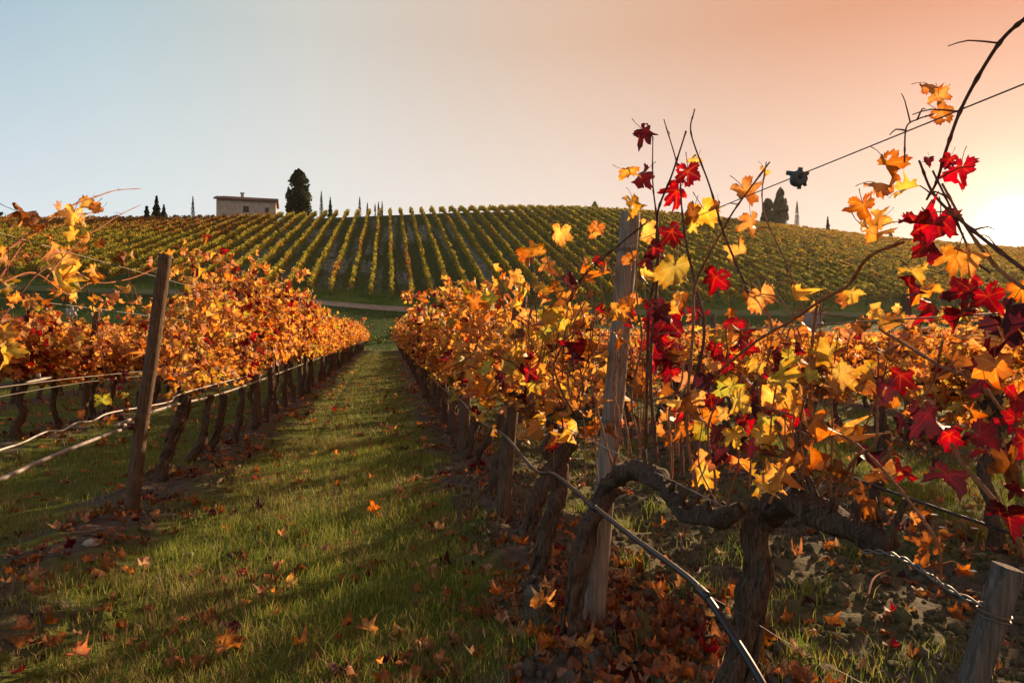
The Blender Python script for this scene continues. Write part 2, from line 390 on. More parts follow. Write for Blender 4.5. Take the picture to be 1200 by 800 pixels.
def hillside_mat():
    m, t = base_mat('hillside_turf_and_soil')
    pos = t.n('ShaderNodeNewGeometry').outputs['Position']
    sp = t.n('ShaderNodeSeparateXYZ'); t.l(pos, sp.inputs[0]); X, Y = sp.outputs[0], sp.outputs[1]
    q = t.scale(pos, (1.0, .06, .06)); n1 = t.noise(q, .55, 3); n2 = t.noise(t.scale(pos, (1, .25, .25)), 2.2, 4); n3 = t.noise(pos, .09, 3)
    turf = t.mix(t.rng(n2, .3, .7), (.038, .066, .018), (.085, .115, .030))
    soil = t.mix(t.rng(n2, .35, .65), (.13, .16, .14), (.28, .32, .29))
    lft = t.rng(X, 12, 30, 1, .1)
    f = t.m('MULTIPLY', t.m('MULTIPLY', t.rng(n1, .49, .60), t.rng(n3, .38, .52)), t.m('MULTIPLY', lft, t.rng(Y, 92, 104)))
    f = t.m('MAXIMUM', t.m('MULTIPLY', f, t.rng(n2, .25, .6, .35, 1)), t.m('MULTIPLY', t.rng(Y, 172, 182), .6))
    low = t.mix(t.rng(t.noise(pos, .35, 4), .35, .65), (.06, .12, .02), (.12, .18, .03))
    base = t.mix(t.rng(Y, 90, 96), low, turf)
    col = t.mix(f, base, soil)
    out(t, finish(t, col, .95, n2, .5, .1, .1)); return m
M_ground = ground_mat(); M_hill = hillside_mat()

# ------------------------------------------------------------------ ground sheets
def spread(a, b, step, lo, hi, grow=1.12):
    mid = list(np.arange(a, b+1e-6, step)); s = step; x = mid[-1]; up = []
    while x < hi: s = min(s*grow, 25); x += s; up.append(x)
    s = step; x = a; dn = []
    while x > lo: s = min(s*grow, 25); x -= s; dn.append(x)
    return np.array(dn[::-1]+mid+up)
def sheet(xs, ys, zf=hgt):
    X, Y = np.meshgrid(xs, ys); Z = zf(X, Y); V = np.stack([X, Y, Z], -1).reshape(-1, 3)
    nx = len(xs); i = np.arange(len(ys)-1)[:, None]; j = np.arange(nx-1)[None]
    F = np.stack([i*nx+j, i*nx+j+1, (i+1)*nx+j+1, (i+1)*nx+j], -1).reshape(-1, 4); return V, F
xs = spread(-4.0, 4.2, .035, -620, 760)
ys = spread(1.0, 9.0, .035, -250, 86, 1.05); ys = np.append(ys[ys < 84], 85.0)
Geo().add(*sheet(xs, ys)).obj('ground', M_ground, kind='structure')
xs2 = spread(-90, 200, 2.0, -620, 760, 1.2); ys2 = spread(85, 200, 1.6, 84.9, 1100, 1.15); ys2 = ys2[ys2 >= 85]
Geo().add(*sheet(xs2, ys2)).obj('hillside', M_hill, kind='structure')
# dirt path along the foot of the hill
def path_mat():
    m, t = base_mat('pale_dirt_track'); pos = t.n('ShaderNodeNewGeometry').outputs['Position']
    n = t.noise(pos, .8, 4); c = t.mix(t.rng(n, .3, .7), (.24, .21, .16), (.38, .34, .27)); sp = t.n('ShaderNodeSeparateXYZ'); t.l(pos, sp.inputs[0]); c = t.mix(t.m('MAXIMUM', t.rng(sp.outputs[0], 2, 22, 0, .75), t.rng(sp.outputs[0], -30, -16, .85, 0)), c, (.08, .13, .03)); out(t, finish(t, c, .95, n, .4, .05, .1)); return m
px_ = spread(-90, 200, 2.0, -300, 400, 1.2); off = np.linspace(-1.2, 1.2, 7)
X, K = np.meshgrid(px_, off); Y = 86.3+K+0.6*np.sin(X*.05); Z = hgt(X, Y)+.05
nx = len(px_); V = np.stack([X, Y, Z], -1).reshape(-1, 3); i = np.arange(6)[:, None]; j = np.arange(nx-1)[None]
Geo().add(V, np.stack([i*nx+j, i*nx+j+1, (i+1)*nx+j+1, (i+1)*nx+j], -1).reshape(-1, 4)).obj('dirt_path', path_mat(), kind='structure')

# ------------------------------------------------------------------ leaf templates
def leaf_tpl(n, seed=0, deep=1.0, cup=0.0, fold=0.0, wave=0.1, teeth=.085, ring=True, hole=False, petiole=True, tip=0.0):
    r = np.random.default_rng(seed+100)
    a = -90 + (np.arange(n)+.5)*360/n
    def dd(A): return (a-A+180) % 360-180
    env = .60+.34*np.exp(-(dd(90)/62)**2)+.06*np.exp(-(dd(90)/20)**2)
    env += sum(.11*np.exp(-(dd(A)/17)**2) for A in (33, 147, -28, 208))
    rad = env*(1+r.uniform(-.04, .04)*np.sin(np.radians(a)*2+r.uniform(0, 6)))
    for A, dp in ((63, .42), (117, .42), (4, .34), (176, .34)):
        A = A+r.uniform(-5, 5); rad *= 1-deep*dp*r.uniform(.7, 1.15)*np.exp(-(dd(A)/9.5)**2)
    rad *= 1-.80*np.exp(-(dd(-90)/17)**2)
    rad *= 1.08
    rad *= 1+teeth*np.where(np.arange(n) % 2 == 0, 1, -1)*r.uniform(.3, 1.5, n)+r.uniform(-.03, .03, n)*(teeth > 0)
    ar = np.radians(a); x = rad*np.cos(ar)/1.6; y = rad*np.sin(ar)/1.6
    ph = r.uniform(0, 6.28, 5)
    def zf(x, y):
        rr = np.hypot(x, y)*1.6; th = np.arctan2(y, x)
        z = cup*rr**2*.5 + fold*np.abs(x) + wave*(np.sin(3*th+ph[0])*rr**2*.4+np.sin(7*th+ph[1])*rr**3*.18+np.sin(x*9+ph[3])*np.sin(y*8+ph[4])*.12+np.sin(x*19+ph[0])*np.sin(y*17+ph[2])*.035) - tip*np.maximum(y, 0)**2*1.2
        return z
    V = [[0, 0, 0]]; A_ = [[0, 0, 0]]; F3 = []; F4 = []
    if ring:
        k = n//2
        def rg(f): return x.reshape(k, 2).mean(1)*f, y.reshape(k, 2).mean(1)*f
        for f in (.36, .70):
            xr, yr = rg(f); V += [[p, q, zf(p, q)] for p, q in zip(xr, yr)]; A_ += [[p*1.6, q*1.6, f] for p, q in zip(xr, yr)]
        V += [[p, q, zf(p, q)] for p, q in zip(x, y)]; A_ += [[p*1.6, q*1.6, 1] for p, q in zip(x, y)]
        hs = set(r.integers(0, k-2, 2).tolist()) if hole else set()
        for i in range(k-1):
            F3.append([0, 1+i, 2+i])
            if i not in hs: F3 += [[1+i, 1+k+i, 2+k+i], [1+i, 2+k+i, 2+i]]
        for i in range(k):
            o0, o1 = 1+2*k+2*i, 1+2*k+2*i+1
            F3.append([1+k+i, o0, o1])
            if i < k-1: F4.append([1+k+i, o1, 1+2*k+2*i+2, 2+k+i])
    else:
        V += [[p, q, zf(p, q)] for p, q in zip(x, y)]; A_ += [[p*1.6, q*1.6, 1] for p, q in zip(x, y)]
        for i in range(n-1): F3.append([0, 1+i, 2+i])
    V = np.array(V, float); A_ = np.array(A_, float)
    if cup > .7:   # dry curled leaf: roll the sides round
        rr = V[:, 0]*3.2; V[:, 2] += (1-np.cos(rr))*.22; V[:, 0] = np.sin(rr)*.30
    return V, np.array(F3), (np.array(F4) if F4 else None), A_, petiole
HERO = [leaf_tpl(48, 1, .8, .2, .3, .6), leaf_tpl(48, 2, .5, -.3, .2, .8, hole=True), leaf_tpl(48, 3, 1.2, .3, .45, .6), leaf_tpl(48, 4, .6, -.35, -.35, .8, tip=.4),
        leaf_tpl(48, 5, 1.0, .2, .6, .7, hole=True), leaf_tpl(48, 6, .4, .25, -.2, .9, tip=.5), leaf_tpl(48, 7, 1, .9, .2, .9), leaf_tpl(48, 8, 1, 1.0, -.3, 1.2, tip=.6)]
MID = [leaf_tpl(24, 11, .7, .3, .35, .7, ring=False), leaf_tpl(24, 12, .9, -.4, .4, .7, ring=False), leaf_tpl(24, 13, .5, .2, -.5, .8, ring=False), leaf_tpl(24, 14, 1, .9, .3, 1.1, ring=False)]
LIT = [leaf_tpl(16, 41, .6, .6, .2, .8, teeth=.1, ring=False), leaf_tpl(16, 42, .5, -.6, .3, .8, teeth=.1, ring=False), leaf_tpl(16, 43, .6, .9, .1, .9, teeth=.1, ring=False)]
LOW = [leaf_tpl(10, 21, 1, .3, .3, .4, teeth=.0, ring=False), leaf_tpl(10, 22, 1, -.3, .2, .4, teeth=.0, ring=False), leaf_tpl(10, 23, 1, .9, .4, .6, teeth=.0, ring=False)]
VLOW = [leaf_tpl(6, 31, .3, .4, .3, .3, teeth=.0, ring=False), leaf_tpl(6, 32, .2, -.4, .2, .4, teeth=0, ring=False)]
_lmesh = {}
def hero_mesh(k, col):
    if (k, col) not in _lmesh:
        V, F3, F4, A_, pet = HERO[k]; g = Geo(); g.add(V, F3, 0, A_)
        if F4 is not None: g.L.append(F4.ravel()); g.T.append(np.full(len(F4), 4)); g.M.append(np.zeros(len(F4), int))
        g.tube([[0, 0, 0], [0, -.22, .06], [.02, -.5, .02], [.04, -.72, -.08]], [.012, .014, .012, .018], 4, 1, cap=False)
        g.V[-1] = g.V[-1]
        _lmesh[(k, col)] = g.mesh('leaf', [LM[col], M_cane])
    return _lmesh[(k, col)]
def mid_mesh(k, col):
    if ('m', k, col) not in _lmesh:
        V, F3, F4, A_, pet = MID[k]; g = Geo().add(V, F3, 0, A_)
        g.tube([[0, 0, 0], [0, -.3, .06], [.02, -.6, -.04]], .012, 3, 1, cap=False)
        _lmesh[('m', k, col)] = g.mesh('leaf', [LM[col], M_cane])
    return _lmesh[('m', k, col)]
def scatter(g, tpls, tid, M, P, mat):
    tid = np.asarray(tid); mat = np.asarray(mat)
    for k, (V, F3, F4, A_, _p) in enumerate(tpls):
        idx = np.nonzero(tid == k)[0]
        if not len(idx): continue
        W = np.einsum('nij,vj->nvi', M[idx], V)+P[idx][:, None, :]; nv = len(V)
        F = (F3[None]+(np.arange(len(idx))*nv)[:, None, None]).reshape(-1, 3)
        g.add(W.reshape(-1, 3), F, np.repeat(mat[idx], len(F3)), np.tile(A_, (len(idx), 1)))
def frames(nrm, tip, size):
    """rotation+scale matrices from normals and tip directions"""
    n = nrm/(np.linalg.norm(nrm, axis=1)[:, None]+1e-9); y = tip-n*(tip*n).sum(1)[:, None]; y /= np.linalg.norm(y, axis=1)[:, None]+1e-9
    x = np.cross(y, n); return np.stack([x, y, n], -1)*size[:, None, None]

# ------------------------------------------------------------------ vines
def gen_canes(r, n, top, half=.48, spread_=.16, zb=.88):
    out_ = []
    for i in range(n):
        y0 = r.uniform(-half, half); h = top*r.uniform(.72, 1.04)
        if r.random() < .12: h = top*r.uniform(1.05, 1.2)
        x1, y1 = r.normal(0, spread_), r.normal(0, .14)
        p = [[r.normal(0, .02), y0, zb], [x1*.3+r.normal(0, .03), y0+y1*.3, zb+(h-zb)*.3], [x1*.7+r.normal(0, .04), y0+y1*.7, zb+(h-zb)*.65], [x1+r.normal(0, .05), y0+y1, h]]
        if r.random() < .35: p.append([x1*1.6+r.normal(0, .1), y0+y1*1.5, h-r.uniform(-.1, .25)])
        out_.append(np.array(p))
    return out_
def gen_leaves(r, canes, n, size=(.07, .125), off=.10, drop=.14):
    k = r.integers(0, len(canes), n); t_ = r.uniform(-.05, 1, n)**.85 if False else r.uniform(0, 1, n)
    P = np.zeros((n, 3))
    for i in range(n):
        c = canes[k[i]]; s = t_[i]*(len(c)-1); j = min(int(s), len(c)-2); P[i] = c[j]+(c[j+1]-c[j])*(s-j)
    P += r.normal(0, off, (n, 3))*np.array([1, 1, .6]); P[:, 2] -= r.random(n)*drop*(t_ < .3)
    P[:, 2] = np.maximum(P[:, 2], .66+r.random(n)*.2)
    side = np.sign(P[:, 0]+r.normal(0, .15, n))
    nr = np.stack([side*np.abs(r.normal(.8, .5, n)), r.normal(-.1, .7, n), r.normal(.15, .5, n)], -1)
    tip = np.stack([side*r.uniform(-.1, .8, n), r.normal(0, .5, n), -np.abs(r.normal(1, .5, n))], -1)
    return P, frames(nr, tip, r.uniform(*size, n))
PAL = {
 'orange': dict(O=.36, G=.34, P=.09, Y=.07, B=.06, R=.04, E=.03, D=.01),
 'golden': dict(G=.40, O=.28, Y=.12, E=.08, P=.04, B=.04, R=.03, N=.01),
 'mixed': dict(G=.26, O=.24, Y=.16, E=.12, R=.08, D=.04, B=.07, N=.03),
 'reddish': dict(O=.34, G=.18, R=.20, D=.07, B=.10, P=.08, Y=.03),
 'rosy': dict(P=.36, O=.32, G=.18, B=.06, R=.04, Y=.04),
}
def pick(r, pal, n):
    k = list(PAL[pal]); p = np.array([PAL[pal][q] for q in k]); return np.array([LI[q] for q in k])[r.choice(len(k), n, p=p/p.sum())]
def trunk_pts(r, lean=.12):
    a = r.normal(0, lean, 2); p = [[0, 0, -.06]]
    for i, z in enumerate((.12, .28, .45, .62, .76, .86)):
        f = (i+1)/6; p.append([a[0]*f+r.normal(0, .025), a[1]*f*1.6+r.normal(0, .035), z])
    return np.array(p)
def vine_geo(r, top=1.68, ncane=9, nleaf=420, pal='orange', lod=0, half=.48, size=(.06, .11)):
    tp = trunk_pts(r); hd = tp[-1]
    gt = Geo(); seg = [12, 8, 6][lod]; nn = [26, 12, 8][lod]
    k = r.uniform(.032, .045)
    gt.tube(tp, [k*1.35, k*1.15, k, k*.95, k, k*1.05, k*.9], seg, 0, nn, .35 if lod < 2 else .2, seed=int(r.integers(99)))
    gc_ = Geo()
    for sgn in (-1, 1):
        gc_.tube([hd+[0, 0, -.04], hd+[0, sgn*.08, .03], [hd[0]*.5, hd[1]+sgn*half*.5, .90], [0, hd[1]*.4+sgn*half, .90]], [k*.85, k*.8, k*.62, k*.45], max(5, seg-3), 0, [16, 8, 5][lod], .4 if lod < 2 else .2, seed=int(r.integers(99)))
    canes = gen_canes(r, ncane, top, half)
    P, M = gen_leaves(r, canes, nleaf, size)
    return gt, gc_, canes, P, M, pick(r, pal, nleaf)
def cane_geo(canes, rad=.0038, seg=4, n=8, mat=0):
    g = Geo()
    for c in canes: g.tube(c, np.linspace(rad, rad*.55, len(c)), seg, mat, n, cap=False)
    return g

ORDB = 'first second third fourth fifth sixth seventh eighth ninth tenth eleventh twelfth thirteenth fourteenth fifteenth sixteenth seventeenth eighteenth nineteenth'.split()
TENS = {2: 'twent', 3: 'thirt', 4: 'fort', 5: 'fift', 6: 'sixt', 7: 'sevent', 8: 'eight'}
ORD = ORDB+[TENS[q//10]+('ieth' if q % 10 == 0 else 'y-'+ORDB[q % 10-1]) for q in range(20, 89)]
ROWS = {-3: ('third row left of', -6.98), -2: ('second row left of', -4.39), -1: ('row directly left of', -1.80), 0: ('row directly right of', .79), 1: ('second row right of', 3.38), 2: ('third row right of', 5.97), 3: ('fourth row right of', 8.56), 4: ('fifth row right of', 11.15)}
TINT = {'orange': 'orange', 'golden': 'golden', 'mixed': 'yellow-red', 'reddish': 'rust red', 'rosy': 'pinkish orange'}
def leaf_objects(root, r, P, M, col, meshf, kmax):
    for i in range(len(P)):
        o = bpy.data.objects.new('leaf', meshf(int(r.integers(kmax)), LK[col[i]])); C.objects.link(o); o.parent = root
        m = Matrix(M[i].tolist()).to_4x4(); m.translation = Vector(P[i].tolist()); o.matrix_basis = m
def near_vine(x, y, pal, label, group, top, nobj, nstuff, seed, half=.48, ncane=10, trunk=None, size=(.07, .12), lod=0):
    r = np.random.default_rng(seed); z = H(x, y); root = thing('grape_vine', label, 'grapevine', (x, y, z), group)
    gt, gc_, canes, P, M, col = vine_geo(r, top, ncane, nobj+nstuff, pal, lod, half, size)
    if trunk is not None: gt, gc_ = trunk
    gt.obj('trunk', M_bark, root)
    if gc_ is not None: gc_.obj('cordon', M_bark, root)
    for c in canes:
        cane_geo([c], .0042, 5, 10).obj('cane', M_cane if r.random() < .6 else M_canedark, root)
    leaf_objects(root, r, P[:nobj], M[:nobj], col[:nobj], mid_mesh, 4)
    if nstuff:
        g = Geo(); tid = r.integers(0, 3, nstuff); scatter(g, LOW, tid, M[nobj:], P[nobj:], col[nobj:]); g.obj('foliage', LMATS, root, kind='stuff')
    return root

count = 0
def rel(o, pts): return [np.asarray(p)-o for p in pts]
# --- hero vines of the right row: their trunks follow the twisted shapes in the photo
def hero_trunk(x, y, tpx, trad, cpx=None, crad=None, X=None, bark=.38, seed=1, dx=None):
    o = np.array([x, y, H(x, y)]); X = X or x
    D = float(np.dot(np.array([x, y, 0]), FWD))
    tp = [atdepth(a, b, D) if i < 90 else None for i, (a, b) in enumerate(tpx)]
    if tp[0][2] > o[2]-.05: tp = [np.array([tp[0][0], tp[0][1], o[2]-.08])]+tp; trad = [trad[0]*1.15]+list(trad)
    g = Geo().tube(rel(o, tp), trad, 20, 0, 70, bark, seed=seed)
    tp0, trad0 = tp, trad
    for k in range(9):   # loose bark strips running up the trunk
        rr = np.random.default_rng(seed*10+k); a0 = rr.uniform(0, 6.28)
        if k >= 3:
            fa = rr.uniform(0, .7); Pq, Rq = resample(np.array(tp0), np.array(trad0), 30); ia = int(fa*29); ib = min(29, ia+int(rr.integers(5, 12))); Pq = Pq[ia:ib:2]; Rq = Rq[ia:ib:2]*1.02
            if len(Pq) < 3: continue
            q = [p+np.array([math.cos(a0+i*.25), math.sin(a0+i*.25), 0])*Rq[i]*(1.0 if 0 < i < len(Pq)-1 else 1.22) for i, p in enumerate(Pq)]
            g.tube(rel(o, q), [Rq[0]*.13]*len(q), 5, 0, 16, .3, seed=seed+k); continue
        q = [p+np.array([math.cos(a0+i*.5), math.sin(a0+i*.5), 0])*trad[i]*.95 for i, p in enumerate(tp)]
        g.tube(rel(o, q), [t_*.28 for t_ in trad], 6, 0, 50, .5, seed=seed+k)
    gc_ = None
    if cpx:
        cp = [onrow(a, b, X) for a, b in cpx]; cp[0] = tp[-1]
        gc_ = Geo().tube(rel(o, cp), crad, 18, 0, 70, bark*1.1, seed=seed+5, bfreq=5)
        rr = np.random.default_rng(seed+77)
        Q, _r = resample(np.array(cp)-o, np.array(crad), 60)
        for k in range(13):
            i = int(rr.integers(6, 57)); R0 = crad[-1]; b = Q[i]; dv = np.array([rr.normal(0, .6), rr.normal(0, .5), rr.uniform(.3, 1)]); dv /= np.linalg.norm(dv); L_ = rr.uniform(.03, .07)
            gc_.tube([b, b+dv*L_*.6, b+dv*L_*1.1+[0, 0, .008]], [R0*.75, R0*.42, R0*.36], 9, 0, 9, .32, seed=seed+k)
    return g, gc_
X0 = ROW0
gR = 'grape vines in the row directly right of the grass path'
gL = 'grape vines in the row directly left of the grass path'
# V0: nearest trunk on the right
roots = {}
def bare_vine(x, y, label, group, trunk):
    root = thing('grape_vine', label, 'grapevine', (x, y, H(x, y)), group)
    if trunk:
        trunk[0].obj('trunk', M_bark, root)
        if trunk[1]: trunk[1].obj('cordon', M_bark, root)
    return root
roots['v0'] = bare_vine(X0, 1.53, 'gnarled vine trunk bending into a thick arm, nearest trunk at the bottom right', gR,
    hero_trunk(X0, 1.53, [(855, 830), (870, 770), (884, 700), (886, 660), (893, 620), (908, 592)], [.038, .033, .030, .031, .036, .034],
               [(905, 595), (930, 588), (958, 600), (985, 616), (1020, 626), (1046, 638)], [.030, .023, .025, .019, .022, .014], seed=4))
roots['v1'] = bare_vine(X0-.03, 2.62, 'thick twisted vine leaning on the tall grey post, its arm arching right', gR,
    hero_trunk(X0-.03, 2.62, [(676, 772), (672, 720), (676, 680), (686, 635), (698, 595), (712, 568)], [.050, .040, .038, .040, .034, .032],
               [(712, 568), (742, 552), (770, 563), (793, 588), (826, 608), (862, 600)], [.032, .024, .025, .023, .026, .017], seed=8))
roots['vr'] = bare_vine(X0, .42, 'overhanging vine with dark red and orange leaves along the right edge', gR, None)
g0 = Geo().tube([[0, 0, -.05], [.03, .02, .3], [-.02, .05, .6], [0, .05, .88]], [.045, .04, .036, .036], 14, 0, 40, .35, seed=3)
g0.obj('trunk', M_bark, roots['vr'])
roots['vl'] = bare_vine(-1.80, 3.15, 'vine reaching in from the left edge with golden leaves and bare arching canes', gL, None)
Geo().tube([[0, 0, -.05], [.05, -.04, .3], [-.03, .03, .6], [0, .02, .9]], [.045, .04, .036, .036], 14, 0, 40, .35, seed=13).obj('trunk', M_bark, roots['vl'])

def hleaf(root, px, py, wpx, col, X, r, ang=None, shape=None, asp=1.0):
    p = onrow(px, py, X); D = float(np.dot(p-EYE, FWD)); size = wpx*D/FPX*.93
    view = EYE-p; view /= np.linalg.norm(view)
    nr = view+r.normal(0, .58, 3); a = R_(-90+r.normal(0, 35) if ang is None else ang)
    tip = RGT*math.cos(a)+UP*math.sin(a)
    M = frames(nr[None], tip[None], np.array([size]))[0]
    if shape is None: shape = int(r.integers(6, 8)) if col == 'B' else int(r.integers(0, 6))
    o = bpy.data.objects.new('leaf', hero_mesh(shape, col)); C.objects.link(o); o.parent = root
    m = Matrix(M.tolist()).to_4x4(); c = M @ np.array([0, .12, 0]); m.translation = Vector((p-c-np.array(root.location)).tolist()); o.matrix_basis = m
HL = [  # px, py, width, colour
 (756,154,30,'D'),(739,199,28,'G'),(753,206,28,'D'),(806,204,32,'R'),(791,226,34,'R'),(813,189,18,'G'),(742,239,28,'Y'),(756,268,28,'G'),(827,249,36,'Y'),(843,240,16,'B'),(810,250,28,'B'),
 (788,274,32,'R'),(762,304,32,'D'),(768,290,20,'R'),(741,305,24,'O'),(790,316,44,'Y'),(811,265,15,'Y'),(874,225,36,'O'),(882,261,32,'O'),(866,296,32,'G'),(837,328,36,'R'),(739,354,22,'O'),(723,365,28,'G'),
 (796,354,28,'G'),(779,378,56,'R'),(775,366,34,'D'),(819,371,28,'R'),(893,348,36,'O'),(777,417,46,'R'),(845,399,28,'Y'),(868,396,38,'R'),(862,380,26,'R'),(657,274,28,'G'),(699,268,22,'O'),(622,296,30,'O'),
 (781,418,44,'R'),(906,419,32,'R'),(927,417,28,'E'),(939,407,18,'R'),(971,412,36,'Y'),(989,445,40,'Y'),(832,431,24,'O'),(856,453,34,'E'),(875,444,22,'B'),(829,447,28,'D'),(833,466,28,'R'),
 (804,448,26,'P'),(801,485,26,'R'),(864,471,34,'Y'),(889,466,30,'D'),(908,476,26,'R'),(916,449,36,'Y'),(924,470,32,'G'),(936,485,30,'R'),(821,506,26,'E'),(839,508,30,'D'),(860,510,30,'Y'),(894,491,32,'E'),
 (893,511,28,'Y'),(920,499,26,'O'),(841,530,28,'D'),(857,540,28,'D'),(879,522,26,'D'),(902,529,26,'B'),(934,529,34,'B'),(957,548,28,'B'),(980,552,32,'B'),(824,556,36,'Y'),(889,565,34,'Y'),(914,560,38,'G'),
 (770,502,18,'O'),(700,468,22,'O'),(848,425,28,'R'),(838,410,22,'R'),(858,366,14,'O'),(885,430,24,'Y'),(902,437,22,'R'),(877,412,26,'R'),(815,470,22,'G'),(949,440,22,'E'),(845,485,24,'G'),(874,494,26,'R')]
HR = [
 (1091,99,26,'O'),(1100,114,26,'O'),(1104,133,26,'O'),(1126,200,38,'R'),(1112,188,20,'R'),(1040,196,40,'O'),(1030,214,34,'O'),(1062,221,30,'Y'),(1012,243,36,'O'),(1022,270,40,'G'),(1030,255,28,'G'),(1078,262,50,'R'),(1100,262,52,'R'),(1094,284,48,'R'),
 (1088,188,14,'D'),(1120,302,40,'G'),(1070,318,34,'Y'),(1082,338,38,'G'),(998,344,24,'Y'),(896,201,18,'G'),(1136,345,46,'R'),(1128,368,36,'R'),(1160,350,40,'R'),(1182,368,56,'D'),(1168,385,34,'D'),(1055,442,32,'R'),(1040,452,36,'D'),
 (1079,500,60,'D'),(1092,488,50,'D'),(1110,560,48,'D'),(1112,512,34,'R'),(1152,512,42,'D'),(1164,530,44,'D'),(1184,545,52,'B'),(1189,494,34,'R'),(1182,604,48,'R'),(1191,570,24,'R'),(1017,592,32,'B'),(1028,614,28,'B'),(1070,607,16,'O'),
 (1088,638,28,'B'),(1084,661,26,'B'),(1056,496,22,'D'),(1028,560,26,'B'),(1012,577,26,'B'),(1100,640,20,'B'),(1200,520,40,'R'),(1198,460,30,'O')]
HLf = [
 (28,250,32,'B'),(20,266,16,'G'),(42,262,20,'O'),(72,246,20,'O'),(86,252,26,'G'),(104,242,24,'G'),(115,246,18,'O'),(98,258,18,'G'),(62,288,32,'O'),(75,305,34,'G'),(70,325,36,'Y'),(88,315,30,'Y'),(84,332,24,'E'),(111,316,16,'G'),
 (10,335,28,'Y'),(16,350,20,'G'),(51,350,16,'O'),(145,303,20,'B'),(95,294,16,'O'),(4,412,36,'Y'),(6,392,26,'G'),(121,469,20,'E'),(142,491,18,'D'),(131,492,14,'O'),(150,470,14,'B'),(34,352,18,'O'),(14,376,26,'O'),(38,300,18,'O'),(2,300,26,'G')]
r = np.random.default_rng(31)
for px, py, w_, c in HL:
    hleaf(roots['v1'] if px < 785 else roots['v0'], px, py, w_, c, X0+r.uniform(-.12, .12), r)
for px, py, w_, c in HR: hleaf(roots['vr'] if px > 985 else roots['v0'], px, py, w_, c, X0+r.uniform(-.06, .06), r)
for px, py, w_, c in HLf: hleaf(roots['vl'], px, py, w_, c, -1.80+r.uniform(-.1, .1), r)

def hcane(root, pts, r0, r1, X, mat=None, rr=r, name='cane', nodes=True):
    o = np.array(root.location); P = np.array([onrow(a, b, X+rr.normal(0, .012)) for a, b in pts])
    n = max(16, len(pts)*7); g = Geo(); Q, rad = resample(P, np.linspace(r0, r1, len(P)), n)
    if nodes:
        rad = rad.copy(); rad[3::5] *= 1.45
    g.tube(Q-o, rad, 7, 0, None, cap=True)
    if nodes:   # leaf stalk stubs and tendrils at the joints
        for i in range(3, n-2, 5):
            if rr.random() < .45:
                d = np.array([rr.normal(0, 1), rr.normal(0, 1), rr.uniform(.1, 1)]); d /= np.linalg.norm(d); L_ = rr.uniform(.02, .06)
                g.tube([Q[i]-o, Q[i]-o+d*L_*.6, Q[i]-o+d*L_+[0, 0, -.01]], [.0016, .0011, .0007], 4, 0, 5, cap=False)
    g.obj(name, mat or M_canedark, root)
